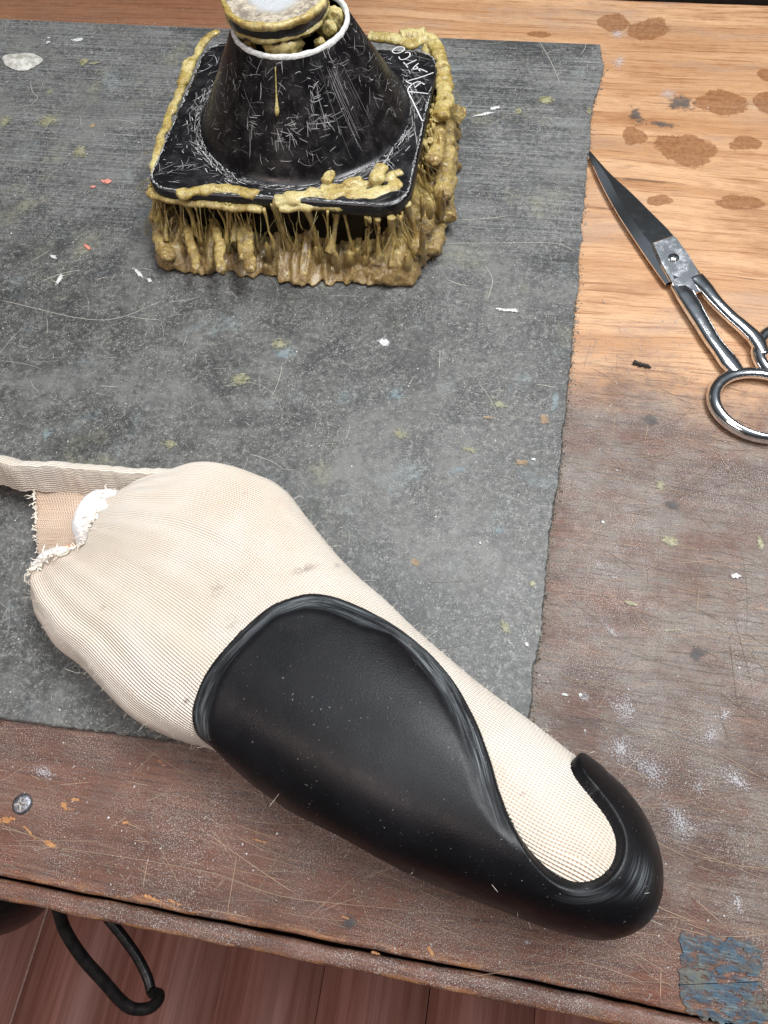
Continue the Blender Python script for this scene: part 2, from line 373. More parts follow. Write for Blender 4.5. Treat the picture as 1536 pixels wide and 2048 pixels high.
# ================================================================ workbench
YG, YE, YB = -.0235, -.0300, .5815          # groove, front edge, far edge
wb = empty('workbench', (-.1, .27, ZF))
tag(wb, 'scarred brown wooden workbench with a split front edge strip', 'workbench')
def slab(name, x0, x1, y0, y1, z0, z1, mat, parent, bev=.002, nx=1, wob=0., seed=0):
    nxs = np.linspace(x0, x1, nx+1); bm = bmesh.new(); rings = []
    for xx in nxs:
        a = wob*fbm((xx*14, seed, 0)) + wob*.5*fbm((xx*70, seed, 3)); b = wob*fbm((xx*14, seed+9, 0)) + wob*.5*fbm((xx*70, seed+9, 3)); c = .3*wob*fbm((xx*40, seed+5, 0))
        yy0, yy1 = y0+a, y1+b
        pr = [(yy0+bev, z1+c), (yy0+bev*.3, z1-bev*.3+c), (yy0, z1-bev+c), (yy0, z0), (yy1, z0), (yy1, z1-bev), (yy1-bev*.3, z1-bev*.3), (yy1-bev, z1)]
        rings.append([bm.verts.new((xx, q[0], q[1])) for q in pr])
    for r0, r1 in zip(rings[:-1], rings[1:]):
        for k in range(8): bm.faces.new((r0[k], r0[(k+1) % 8], r1[(k+1) % 8], r1[k]))
    bm.faces.new(rings[0]); bm.faces.new(rings[-1])
    o = from_bm(name, bm, mat, parent, True)
    return o
top = slab('bench_top', -.95, .75, YG+.0006, YB, -.035, 0, M_bench, wb, .0013, 500, .0006, 1)
slab('front_strip', -.95, .75, YE-.001, YG-.0008, -.026, -.0010, M_bench, wb, .0016, 500, .0008, 4)
slab('groove_backing', -.95, .75, YE+.002, YG+.02, -.06, -.0355, M_under, wb)  # dark filler board added so the groove looks dark
for sx in (-.8, .6):
    for sy in (.10, .50):
        slab('leg', sx-.035, sx+.035, sy-.035, sy+.035, ZF, -.035, M_under, wb)
slab('gap_strip', -.95, .75, YB+.004, YB+.03, -.05, .02, M_under, wb)  # dark strip standing in for the dark gap behind the far edge
# countersunk screw in the bench
sx, sy, _ = U(45, 1608, 0)
sc = empty('screw', (sx, sy, 0)); sc.parent = wb; sc.matrix_parent_inverse = Matrix.Translation(wb.location).inverted()
def disc_lathe(prof, n=40, cx=0, cy=0):
    V = []; Fc = []
    for r, z in prof:
        a = np.linspace(0, 2*np.pi, n, endpoint=False)
        V += [(cx+r*math.cos(t), cy+r*math.sin(t), z) for t in a]
    for i in range(len(prof)-1):
        for j in range(n):
            Fc.append((i*n+j, i*n+(j+1) % n, (i+1)*n+(j+1) % n, (i+1)*n+j))
    return V, Fc
M_screw = plain('dirty_screw_steel', (.20, .20, .22), .35, .8, .5, 700)
V, Fc = disc_lathe([(.0042, .0001), (.0040, .0007), (.0030, .00125), (.0018, .0014), (.00001, .0014)], 32, sx, sy)
hd = mesh('screw_head', V, Fc, M_screw, wb)
M_slotmat = plain('screw_slot', (.30, .27, .24), .8)
for ang in (.35, .35+math.pi/2):
    d = np.array([math.cos(ang), math.sin(ang), 0])*.0026; n_ = np.array([-math.sin(ang), math.cos(ang), 0])*.00045
    c = np.array([sx, sy, .0016])
    o = mesh('slot', [c-d-n_, c+d-n_*.6, c+d+n_*.6, c-d+n_], [(0, 1, 2, 3)], M_slotmat, wb, False)
    o.parent = hd; o.matrix_parent_inverse = Matrix.Identity(4)
    hd_inv = hd.matrix_parent_inverse
    o.matrix_parent_inverse = Matrix.Identity(4)
bpy.data.objects.remove(sc)

# ================================================================ rubber mat
ZM = .003
redge_px = [(1200, 88), (1204, 110), (1208, 135), (1200, 165), (1189, 200), (1182, 240), (1180, 290), (1174, 340), (1170, 390), (1165, 440), (1160, 500), (1158, 560), (1150, 620), (1145, 690), (1138, 760), (1133, 800), (1128, 850), (1124, 900), (1119, 950), (1115, 985), (1107, 1020), (1100, 1060), (1095, 1120), (1090, 1180), (1085, 1230), (1080, 1280), (1070, 1340), (1062, 1400), (1058, 1450), (1052, 1500), (1045, 1530)]
re_ = cr([U(a, b, ZM)[:2] for a, b in redge_px], 420)
for i in range(len(re_)):
    re_[i, 0] += .0011*fbm((re_[i, 1]*60, 0, 5)) + .0007*fbm((re_[i, 1]*330, 2, 5))
be_px = [(1045, 1560), (850, 1552), (640, 1525), (420, 1493), (300, 1476), (180, 1461), (90, 1449), (0, 1437), (-150, 1420), (-400, 1390)]
be_ = cr([U(a, b, ZM)[:2] for a, b in be_px], 260)
for i in range(len(be_)):
    be_[i, 1] += .0006*fbm((be_[i, 0]*50, 0, 8)) + .0003*fbm((be_[i, 0]*300, 2, 8))
te_ = [U(-400, 22, ZM)[:2], U(0, 37, ZM)[:2], U(600, 63, ZM)[:2]]
loop = np.concatenate([re_, be_, np.array(te_)])
bm = bmesh.new()
lo = [bm.verts.new((p[0], p[1], .0003)) for p in loop]
hi = [bm.verts.new((p[0], p[1], ZM-.0006)) for p in loop]
ctr = loop.mean(0)
nr = np.roll(loop, -1, 0)-np.roll(loop, 1, 0); nr = np.stack([nr[:, 1], -nr[:, 0]], 1); nr /= np.linalg.norm(nr, axis=1)[:, None]+1e-9
if ((loop-ctr)*nr).sum() < 0: nr = -nr
hi2 = [bm.verts.new((p[0]-n[0]*.0006, p[1]-n[1]*.0006, ZM)) for p, n in zip(loop, nr)]
k = len(loop)
for i in range(k):
    j = (i+1) % k
    bm.faces.new((lo[i], lo[j], hi[j], hi[i])); bm.faces.new((hi[i], hi[j], hi2[j], hi2[i]))
bm.faces.new(hi2); bm.faces.new(lo)
mat_o = from_bm('rubber_mat', bm, M_mat, None, False)
tag(mat_o, 'dusty grey black rubber mat with a ragged cut edge lying on the bench', 'mat')

# ---------------------------------------------------------------- marks: stains, paint, glue (each a thin raised blob)
def blob(name, cxy, rx, ry, rot, z, mat, parent, seed=0, h=.0005, irr=.25, n=40):
    rings = 7; V = []; Fc = []; C = []
    for q in range(rings):
        f = 1-q/(rings-1)*.999
        for j in range(n):
            a = 2*math.pi*j/n
            k = 1.2*(1+min(irr, .35)*mnoise.noise(Vector((math.cos(a)*1.1, math.sin(a)*1.1, seed*3.7))))
            x, y = rx*f*k*math.cos(a), ry*f*k*math.sin(a)
            V.append((cxy[0]+x*math.cos(rot)-y*math.sin(rot), cxy[1]+x*math.sin(rot)+y*math.cos(rot), z+.00010+(seed % 61)*.000006+h*(1-f**3)*(1+.4*mnoise.noise(Vector((x*400, y*400, seed)))))); C.append(1-f)
    for q in range(rings-1):
        for j in range(n):
            Fc.append((q*n+j, q*n+(j+1) % n, (q+1)*n+(j+1) % n, (q+1)*n+j))
    return mesh(name, V, Fc, mat, parent, True, {'core': C})
def pxblob(name, px, py, wpx, hpx, rotdeg, z, mat, parent, seed, **kw):
    c = U(px, py, z); rx = np.linalg.norm(U(px+wpx/2, py, z)-c); ry = np.linalg.norm(U(px, py+hpx/2, z)-c)
    return blob(name, c[:2], rx, ry, math.radians(rotdeg), z, mat, parent, seed, **kw)
def stain_mat(name, c0, c1, rough=.4, sc=150, edge=.25, soft=.05, nsc=500, amp=.8, op=1.):
    """a mark with a torn outline: coverage = distance from its rim plus noise"""
    t = NT(name); p = t.pos(); n = t.noise(p, sc, 5, .65)
    t.set(color=t.mix(t.ramp(n, .35, .65), c0, c1), rough=rough, normal=t.bump(n, .0004))
    b = t.n('ShaderNodeBsdfTransparent'); mx = t.n('ShaderNodeMixShader')
    k = t.math('ADD', t.attr('core'), t.math('MULTIPLY', t.math('SUBTRACT', t.noise(p, nsc, 5, .7), .5), amp))
    t.put(mx.inputs[0], t.ramp(k, edge, edge+soft, 0, op))
    t.t.links.new(b.outputs[0], mx.inputs[1]); t.t.links.new(t.b.outputs[0], mx.inputs[2]); t.t.links.new(mx.outputs[0], t.out.inputs[0])
    return t.m
M_varn = stain_mat('varnish_drip', (.24, .085, .030), (.34, .17, .075), .28, 350, .10, .10, 260, .6, .5)
M_scorch = stain_mat('dark_smudge', (.045, .042, .045), (.10, .09, .085), .6, 160, .35, .55, 260, 1.6, .7)
M_powder = stain_mat('plaster_powder', (.44, .43, .45), (.58, .57, .59), .9, 300, .74, .30, 1500, 2.8, .66)
M_white = stain_mat('white_paint', (.52, .52, .51), (.74, .74, .72), .7, 600, .36, .2, 800, 1.7, .85)
M_gspot = stain_mat('glue_spot', (.18, .165, .08), (.42, .40, .24), .35, 450, .32, .3, 700, 1.5, .75)
M_gstain = stain_mat('glue_stain', (.22, .21, .11), (.38, .37, .24), .5, 250, .52, .3, 700, 1.9, .65)
M_pink = stain_mat('pink_fleck', (.60, .18, .13), (.66, .28, .22), .7, 500, .34, .12, 700, 1.4, .9)
M_tan = stain_mat('tan_chip', (.30, .20, .11), (.44, .31, .19), .7, 500, .34, .3, 700, 1.5, .6)
stain_mat('bare_wood', (.34, .15, .055), (.50, .25, .10), .6, 300, .46, .2, 700, 1.9, .85)
for i, (a, b, w_, h_, r_) in enumerate([(1228, 46, 62, 34, 15), (1298, 58, 84, 40, 8), (1268, 272, 44, 40, 0), (1370, 298, 122, 62, -8), (1445, 205, 100, 46, -6), (1490, 287, 66, 26, 12), (1530, 205, 50, 40, 0), (1480, 405, 90, 28, 8), (1536, 150, 40, 26, 0), (1080, 70, 46, 12, -4), (1320, 400, 50, 20, 10)]):
    pxblob('varnish_stain', a, b, w_, h_, r_, 0, M_varn, wb, i, h=.00025, irr=.35)
for i, (a, b, w_, h_, r_) in enumerate([(1272, 232, 40, 60, 20), (1362, 207, 90, 46, 8), (1325, 250, 90, 18, 0), (1300, 730+110, 60, 30, 0), (1345, 1010, 50, 36, 0), (1395, 1310, 60, 40, 30), (700, 1845, 60, 40, 0)]):
    pxblob('dark_smudge', a, b, w_, h_, r_, 0, M_scorch, wb, 20+i, h=.0001, irr=.7)
for i, (a, b, w_, h_, r_) in enumerate([(1198, 1130, 26, 24, 0), (1230, 1155, 16, 12, 0), (1222, 1262, 50, 26, -20), (1240, 1500, 90, 100, 0), (1250, 1420, 90, 90, 40), (1395, 1575, 36, 40, 0), (1475, 1805, 30, 78, 8), (1450, 1430, 50, 40, 30), (1170, 1395, 34, 36, 10), (1055, 1885, 50, 20, 10), (1235, 70, 46, 30, 0), (1238, 125, 40, 50, 0), (1335, 190, 50, 30, 10), (1140, 690, 24, 50, 0), (1300, 1540, 140, 90, -40), (1360, 1640, 130, 80, -40), (1470, 1560, 120, 60, -20), (1040, 1590, 60, 50, 0), (1420, 1470, 70, 50, 30), (90, 1545, 90, 40, -8)]):
    pxblob('powder_patch', a, b, w_*1.35, h_*1.35, r_, 0, M_powder, wb, 40+i, h=.00015, irr=.8)
for i, (a, b, w_, h_, r_) in enumerate([(1340, 1082, 52, 26, -10), (1320, 970, 44, 40, 0), (1262, 660+548, 40, 12, -10), (1350, 1260, 60, 10, 12), (1520, 1085, 20, 36, 0)]):
    pxblob('glue_spot', a, b, w_, h_, r_, 0, M_gspot if i in (0, 2, 4) else M_gstain, wb, 70+i, h=.0005, irr=.6)
for i, (a, b, w_, h_, r_) in enumerate([(1470, 1152, 24, 14, 20), (1205, 1045, 10, 8, 0), (1130, 1390, 20, 8, 0), (1160, 1390, 10, 10, 0)]):
    pxblob('paint_fleck', a, b, w_, h_, r_, 0, M_white, wb, 80+i, h=.0006, irr=.8)
# bare chips on the front
for i, (a, b, w_, h_, r_) in enumerate([(15, 1640, 46, 22, 8), (60, 1665, 70, 8, -30), (100, 1688, 40, 20, -10), (150, 1600, 40, 10, 6), (520, 1682, 56, 8, -4), (250, 1645, 30, 12, -6), (130, 1612, 36, 18, -30), (860, 1900, 40, 18, -50), (750, 1905, 30, 12, -10), (300, 1795, 50, 14, -10), (350, 1805, 60, 8, -12), (690, 1785+50, 40, 6, -8)]):
    pxblob('bare_chip', a, b, w_, h_, r_, 0, bpy.data.materials['bare_wood'], wb, 90+i, h=.0001, irr=.8)
# on the mat
pxblob('glue_lump', 44, 123, 74, 30, -4, ZM, stain_mat('grey_glue', (.30, .29, .24), (.58, .57, .53), .35, 200, .06, .02, 200, .1), mat_o, 3, h=.0022, irr=.3)
for i, (a, b, w_, h_, r_) in enumerate([(98, 243, 80, 44, 24), (12, 245, 40, 44, 0), (160, 305, 60, 40, 0), (100, 205-20, 26, 16, 0), (800, 870, 60, 40, 0), (1010, 1255, 36, 60, 40), (940, 900, 50, 20, 0), (1000, 810, 60, 24, 0), (340, 890, 60, 30, 0), (480, 760, 80, 40, 20), (560, 690, 70, 40, 0)]):
    pxblob('glue_stain', a, b, w_, h_, r_, ZM, M_gstain, mat_o, 110+i, h=.0003, irr=.5)
for i, (a, b, w_, h_, r_) in enumerate([(1093, 201, 40, 22, 4), (1037, 223, 17, 14, 0), (1178, 223, 14, 18, 0), (168, 124, 24, 20, 0), (190, 128, 34, 5, 8), (1065, 1168, 20, 16, 0)]):
    pxblob('glue_spot', a, b, w_, h_, r_, ZM, M_gspot, mat_o, 130+i, h=.0006, irr=.5)
for i, (a, b, w_, h_, r_) in enumerate([(156, 81, 32, 9, 12), (97, 86, 10, 8, 0), (98, 77, 9, 4, 0), (768, 686, 28, 22, 10), (968, 230, 60, 7, 22), (990, 218, 34, 8, 24), (120, 560, 14, 30, 0), (278, 548, 44, 8, -42), (300, 562, 20, 8, -40), (1020, 622, 50, 10, 0), (108, 515, 26, 8, -25), (960, 1087, 7, 6, 0), (1054, 1290, 10, 14, 0), (1000, 620, 20, 8, 0), (1068, 920, 12, 8, 0)]):
    pxblob('paint_fleck', a, b, w_, h_, r_, ZM, M_white, mat_o, 150+i, h=.0005, irr=.8)
for i, (a, b, w_, h_, r_) in enumerate([(214, 364, 26, 12, 8), (187, 375, 14, 5, 25), (175, 495, 24, 7, -30)]):
    pxblob('pink_fleck', a, b, w_, h_, r_, ZM, M_pink, mat_o, 170+i, h=.0004, irr=.8)
for i, (a, b, w_, h_, r_) in enumerate([(1088, 840, 24, 28, 20), (975, 836, 28, 9, 0), (1044, 926, 40, 18, 0), (830, 1125, 22, 26, 40), (185, 252, 18, 12, 0)]):
    pxblob('tan_chip', a, b, w_, h_, r_, ZM, M_tan, mat_o, 180+i, h=.0004, irr=.5)
M_blue = stain_mat('blue_smear', (.20, .28, .31), (.33, .40, .42), .7, 200, .56, .3, 500, 1.7, .5)
for i, (a, b, w_, h_, r_) in enumerate([(570, 705, 70, 70, -50), (920, 940, 70, 26, 20), (790, 790, 60, 50, 0), (1000, 1060, 40, 40, 0), (95, 870, 40, 40, 0), (1110, 800, 26, 90, 0)]):
    pxblob('blue_smear', a, b, w_, h_, r_, ZM, M_blue, mat_o, 190+i, h=.0001, irr=.8)

# ---------------------------------------------------------------- lint, dust, scratches
from_poly = loop
def in_mat(x, y):
    re_s = re_[np.argsort(re_[:, 1])]; be_s = be_[np.argsort(be_[:, 0])]
    return (x < np.interp(y, re_s[:, 1], re_s[:, 0])-.0006) & (y > np.interp(x, be_s[:, 0], be_s[:, 1])+.0008) & (y < .527)
def rand_xy(n, x0=-.42, x1=.17, y0=-.022, y1=.56):
    return rng.uniform(x0, x1, n), rng.uniform(y0, y1, n)
lint = Bag(); wl = Bag()
X_, Y_ = rand_xy(19000); im = in_mat(X_, Y_)
for x, y, m in zip(X_, Y_, im):
    pd = .55+1.2*fbm((x*22, y*22, 4))
    if m:
        if rng.random() > max(.12, pd) * (1 if y < .33 else .6): continue
        L = rng.gamma(2., .0010)+.0005; bag = lint; z = ZM+.00022
    else:
        if y > .30 or rng.random() > max(.1, pd): continue
        if rng.random() < .55: continue
        L = rng.gamma(2., .0013)+.0008; bag = wl; z = .00022
    a = rng.uniform(0, 2*math.pi); kap = rng.normal(0, 190); ns = 5
    pts = [(x, y, z)]
    for _ in range(ns-1):
        a += kap*L/ns+rng.normal(0, .25); px_, py_, _z = pts[-1]
        pts.append((px_+L/ns*math.cos(a), py_+L/ns*math.sin(a), z))
    bag.strip(pts, rng.uniform(.00010, .00020) if m else rng.uniform(.00009, .00017), a=rng.random()**1.3*(1 if m else .6), taper=False)
o = lint.build('lint', M_lint, mat_o, False); tag(o, kind='stuff')
o = wl.build('lint', M_lint, wb, False); tag(o, kind='stuff')
sp1, sp2 = Bag(), Bag()
X_, Y_ = rand_xy(26000); im = in_mat(X_, Y_)
for x, y, m in zip(X_, Y_, im):
    r = .00009+rng.gamma(1.2, .00009)
    if r > .0006: r = .0006
    if (not m) and y > .3 and rng.random() > .2: continue
    z = (ZM if m else 0)+.00025
    if y < -.0225: continue
    a = rng.uniform(0, 2); e = rng.uniform(.5, 1)
    c, s = math.cos(a), math.sin(a)
    (sp1 if m else sp2).add([(x+r*c, y+r*s, z), (x-e*r*s, y+e*r*c, z), (x-r*c, y-r*s, z), (x+e*r*s, y-e*r*c, z), (x, y, z+r*.7)], [(0, 1, 4), (1, 2, 4), (2, 3, 4), (3, 0, 4)], rng.random()**2)
o = sp1.build('dust', M_speck, mat_o, False); tag(o, kind='stuff')
o = sp2.build('dust', M_speck, wb, False); tag(o, kind='stuff')
ws = Bag()
for i in range(3600):
    x, y = rng.uniform(-.25, .17), rng.uniform(-.021, .26)
    if in_mat(np.array(x), np.array(y)): continue
    L = rng.gamma(1.6, .009); a = rng.normal(-.12, .22) if rng.random() < .7 else rng.uniform(0, math.pi)
    kap = rng.normal(0, 5); pts = []
    px_, py_ = x, y
    for q in range(7):
        pts.append((px_, py_, .00018)); px_ += L/6*math.cos(a); py_ += L/6*math.sin(a); a += kap*L/6
    if min(p[1] for p in pts) < YG+.0012: continue
    if in_mat(np.array(px_), np.array(py_)): continue
    ws.strip(pts, rng.uniform(.00006, .00020), a=rng.random()**1.6)
for P, wd in [([(0, 1690), (150, 1700), (420, 1745), (560, 1792), (760, 1815), (950, 1832)], .0004), ([(350, 1540), (480, 1575), (560, 1600)], .0003), ([(900, 1960), (1100, 1930), (1300, 1905)], .0003), ([(0, 1655), (60, 1670), (140, 1705)], .0005), ([(700, 1745), (740, 1850), (742, 1890)], .0003), ([(1316, 1690), (1420, 1720), (1536, 1740)], .0003), ([(1100, 1600), (1300, 1610), (1536, 1570)], .0003), ([(1190, 1420), (1400, 1500), (1536, 1560)], .0003)]:
    ws.strip(cr([U(a, b, .0002) for a, b in P], 24), wd*.5, a=.45)
o = ws.build('scratches', M_wscr, wb, False); tag(o, kind='stuff')
ms = Bag()
for i in range(700):
    x, y = rng.uniform(-.40, .04), rng.uniform(.05, .52)
    L = rng.gamma(1.6, .008); a = rng.uniform(0, math.pi) if rng.random() < .6 else rng.normal(0, .1); kap = rng.normal(0, 25); pts = []
    px_, py_ = x, y
    for q in range(8):
        pts.append((px_, py_, ZM+.00015)); px_ += L/7*math.cos(a); py_ += L/7*math.sin(a); a += kap*L/7
    if not all(in_mat(np.array(p[0]), np.array(p[1])) for p in pts): continue
    ms.strip(pts, rng.uniform(.00012, .00030), a=rng.random()**2.2)
for P in [[(880, 487), (1000, 486), (1110, 487), (1155, 505)], [(970, 530), (985, 560), (975, 600)], [(1080, 85), (1100, 120), (1120, 165)], [(60, 165), (66, 185), (75, 195), (60, 210), (25, 215)], [(0, 600), (200, 640), (330, 600)], [(150, 1330), (250, 1370), (330, 1380)]]:
    ms.strip(cr([U(a, b, ZM+.00018) for a, b in P], 24), .0004, a=.5)
o = ms.build('scratches', M_lint, mat_o, False); tag(o, kind='stuff')
# grit caught along the mat's edge
gr = Bag()
for i in range(2600):
    k = rng.integers(0, len(re_)); x, y = re_[k]
    if y > .30 and rng.random() < .8: continue
    x += abs(rng.normal(0, .0014))-.0002; y += rng.normal(0, .0006); r = .00012+rng.gamma(1.5, .00014)
    z = .0002
    gr.add([(x+r, y, z), (x, y+r*.7, z), (x-r, y, z), (x, y-r*.8, z), (x, y, z+r*1.2)], [(0, 1, 4), (1, 2, 4), (2, 3, 4), (3, 0, 4)], rng.random())
o = gr.build('grit', mat_tone('grit', (.13, .10, .075), (.50, .43, .34), .9), wb, False); tag(o, kind='stuff')

# ================================================================ blue masking tape scraps on the bench
def mat_tape():
    t = NT('blue_tape'); p = t.pos(); n = t.noise(p, 120, 5, .7); f = t.noise(t.scale(p, (90, 900, 10)), 1, 4, .7)
    c = t.mix(t.ramp(n, .35, .68), (.024, .055, .090), (.060, .110, .150))
    c = t.mix(t.ramp(f, .48, .66, 0, .8), c, (.17, .20, .20)); c = t.mix(t.ramp(t.noise(p, 70, 4), .48, .62, 0, .75), c, (.15, .14, .095)); c = t.mix(t.ramp(t.noise(p, 420, 4, .7), .52, .64, 0, .8), c, (.10, .075, .06))
    t.set(color=c, rough=.75, normal=t.bump(f, .0004))
    b = t.n('ShaderNodeBsdfTransparent'); mx = t.n('ShaderNodeMixShader')
    t.put(mx.inputs[0], t.ramp(t.noise(t.scale(p, (150, 330, 10)), 1, 5, .7), .40, .54, .05, .88))
    t.t.links.new(b.outputs[0], mx.inputs[1]); t.t.links.new(t.b.outputs[0], mx.inputs[2]); t.t.links.new(mx.outputs[0], t.out.inputs[0])
    return t.m
M_tape = mat_tape()
def tape(px_poly, seed, label):
    P = resample(np.array([U(a, b, 0)[:2] for a, b in px_poly+[px_poly[0]]]), 160, True)
    for i in range(len(P)): P[i] += np.array([fbm((P[i, 0]*300, P[i, 1]*300, seed), 5), fbm((P[i, 0]*300, P[i, 1]*300, seed+7), 5)])*.0015
    bm = bmesh.new(); z = .0006+seed*.00015
    a = [bm.verts.new((p[0], p[1], .00015)) for p in P]; b = [bm.verts.new((p[0], p[1], z)) for p in P]
    for i in range(len(P)): bm.faces.new((a[i], a[(i+1) % len(P)], b[(i+1) % len(P)], b[i]))
    bm.faces.new(b)
    tag(from_bm('masking_tape', bm, M_tape, None, False), label, 'tape', 'blue tape scraps on the bench')
tape([(1360, 1868), (1420, 1872), (1470, 1880), (1520, 1895), (1527, 1925), (1516, 1956), (1450, 1946), (1400, 1936), (1362, 1930)], 1, 'worn blue masking tape scrap, the one farther from the bench front edge')
tape([(1354, 1932), (1430, 1944), (1518, 1958), (1530, 1990), (1560, 2040), (1536, 2046), (1440, 2046), (1370, 2022), (1362, 1985)], 2, 'worn blue masking tape scrap, the one right at the bench front edge')

# ================================================================ glue pot
PX, PY, HX, HY = -.1282, .3755, .0725, .0660
ZP = .045; ZR = .0950; RC = .0570; RR = .0302
pot = empty('glue_pot', (PX, PY, ZM))
tag(pot, 'scratched black cone-topped glue pot crusted with amber dried glue', 'glue pot')
def rsq(hx, hy, r, n=160):
    pts = []
    for cx, cy, a0 in [(hx-r, hy-r, 0), (-hx+r, hy-r, 90), (-hx+r, -hy+r, 180), (hx-r, -hy+r, 270)]:
        for q in np.linspace(0, 90, 9): pts.append((cx+r*math.cos(math.radians(a0+q)), cy+r*math.sin(math.radians(a0+q))))
    return resample(np.array(pts+[pts[0]]), n, True)
bm = bmesh.new(); rings = []
for hx, hy, r, z in [(HX-.010, HY-.010, .012, ZM), (HX-.006, HY-.006, .014, ZM+.002), (HX-.005, HY-.005, .014, ZP-.009), (HX-.001, HY-.001, .015, ZP-.008), (HX, HY, .015, ZP-.0065), (HX, HY, .015, ZP-.0012), (HX-.0012, HY-.0012, .014, ZP), (HX-.004, HY-.004, .012, ZP)]:
    rings.append([bm.verts.new((PX+p[0], PY+p[1], z)) for p in rsq(hx, hy, r)])
for a, b in zip(rings[:-1], rings[1:]):
    for i in range(160): bm.faces.new((a[i], a[(i+1) % 160], b[(i+1) % 160], b[i]))
bm.faces.new(rings[-1]); bm.faces.new(rings[0])
from_bm('base', bm, M_pot, pot)
CX, CY = -.1255, .3800
prof = [(RC+.003, ZP+.0003), (RC+.0012, ZP+.0012), (RC, ZP+.004)]
for q in np.linspace(.08, 1, 16): prof.append((RC+(RR-RC)*q**.94, ZP+.004+(ZR-ZP-.004)*q))
V, Fc = disc_lathe(prof, 128, CX, CY); mesh('cone', V, Fc, M_pot, pot)
V, Fc = disc_lathe([(RR+.0004, ZR-.0006), (RR+.0003, ZR+.0008), (RR-.0006, ZR+.0014), (RR-.0018, ZR+.0010), (RR-.0022, ZR-.0010)], 128, CX, CY)
V = [(x, y, z+.0005*fbm((x*300, y*300, 1))) for x, y, z in V]; mesh('rim', V, Fc, M_rim, pot)
V, Fc = disc_lathe([(RR-.0022, ZR-.0008), (RC-.012, ZP+.01), (RC-.012, ZM+.006), (.00001, ZM+.006)], 96, CX, CY); mesh('inner_wall', V, [f[::-1] for f in Fc], M_inside, pot)
# scratches in the enamel
S = Bag()
def cone_pt(a, q, off=.00012):
    r = RC+(RR-RC)*q**.94+off; return np.array([CX+r*math.cos(a), CY+r*math.sin(a), ZP+.004+(ZR-ZP-.004)*q+off*.5])
def cone_strip(a, q, da, dq, bend, wd, tone, n=6):
    P = []; N = []
    for t in np.linspace(0, 1, n):
        aa = a+da*t+bend*t*(1-t); qq = min(.985, max(.02, q+dq*t+bend*.6*t*(1-t)))
        P.append(cone_pt(aa, qq)); N.append((math.cos(aa), math.sin(aa), .55))
    S.strip(P, wd, np.array(N), tone)
for i in range(600):
    a = rng.uniform(-math.pi*1.12, math.pi*.12); q = rng.uniform(.0, 1)**.9
    L = rng.gamma(1.7, .0022)+.0008; th = rng.choice([rng.normal(1.57, .25), rng.normal(.25, .4), rng.normal(-.5, .3)])
    r = RC+(RR-RC)*q
    cone_strip(a, q, L*math.cos(th)/r, L*math.sin(th)/.054, rng.normal(0, .06), rng.uniform(.00008, .00024), rng.random()**2.6)
for i in range(15):    # long parallel runs down the right of the cone and a few elsewhere
    cone_strip(-.75+rng.normal(0, .10), .95-rng.random()*.3, rng.normal(.04, .03), -rng.uniform(.3, .75), rng.normal(0, .02), rng.uniform(.00008, .00020), rng.random()*.6, 10)
for a, q in [(-1.22, .45), (-1.10, .72), (-1.62, .35), (-1.45, .40), (-1.95, .42), (-1.05, .45)]:   # scuffed patches
    for i in range(8): cone_strip(a+rng.normal(0, .03), q+rng.normal(0, .05), rng.normal(.03, .03), rng.normal(-.10, .06), rng.normal(0, .02), rng.uniform(.00012, .0004), rng.uniform(.05, .6))
    for i in range(6): cone_strip(a+rng.normal(0, .04), q+rng.normal(0, .06), rng.normal(.10, .04), rng.normal(0, .02), 0, .00025, rng.uniform(.2, .8))
for i in range(620):     # ring of scratches round the foot of the cone
    a = rng.uniform(-math.pi*1.15, math.pi*.2); r = RC+.0015+abs(rng.normal(0, .0045)); L = rng.gamma(2., .003)
    th = a+math.pi/2+rng.normal(0, .35); P = []
    for t in np.linspace(-.5, .5, 6): P.append((CX+r*math.cos(a)+L*t*math.cos(th)-8*L*L*t*t*math.cos(a), CY+r*math.sin(a)+L*t*math.sin(th)-8*L*L*t*t*math.sin(a), ZP+.0002))
    if all(abs(p[0]-PX) < HX-.002 and abs(p[1]-PY) < HY-.002 and math.hypot(p[0]-CX, p[1]-CY) > RC+.0008 for p in P):
        S.strip(P, rng.uniform(.00010, .00040), a=rng.random()**(.7 if math.sin(a) < -.5 else 1.5))
for i in range(900):
    x, y = PX+rng.uniform(-HX, HX), PY+rng.uniform(-HY, HY); L = rng.gamma(1.6, .003)+.0005; th = rng.uniform(0, math.pi)
    P = [(x+L*t*math.cos(th)-40*L*L*t*t*math.sin(th), y+L*t*math.sin(th), ZP+.0002) for t in np.linspace(-.5, .5, 5)]
    if all(abs(p[0]-PX) < HX-.002 and abs(p[1]-PY) < HY-.002 and math.hypot(p[0]-CX, p[1]-CY) > RC+.001 for p in P):
        S.strip(P, rng.uniform(.00010, .00026), a=rng.random()**1.3)
for i in range(200):      # rubbed edges of the base plate
    e = rsq(HX-.0015, HY-.0015, .0135, 400); k = rng.integers(0, 380); l = rng.integers(3, 10)
    S.strip([(PX+p[0]+rng.normal(0, .0003), PY+p[1]+rng.normal(0, .0003), ZP+.00025) for p in e[k:k+l]], rng.uniform(.0002, .0006), a=rng.uniform(.3, 1))
o = S.build('scratches', M_scr, pot, False); tag(o, kind='stuff')
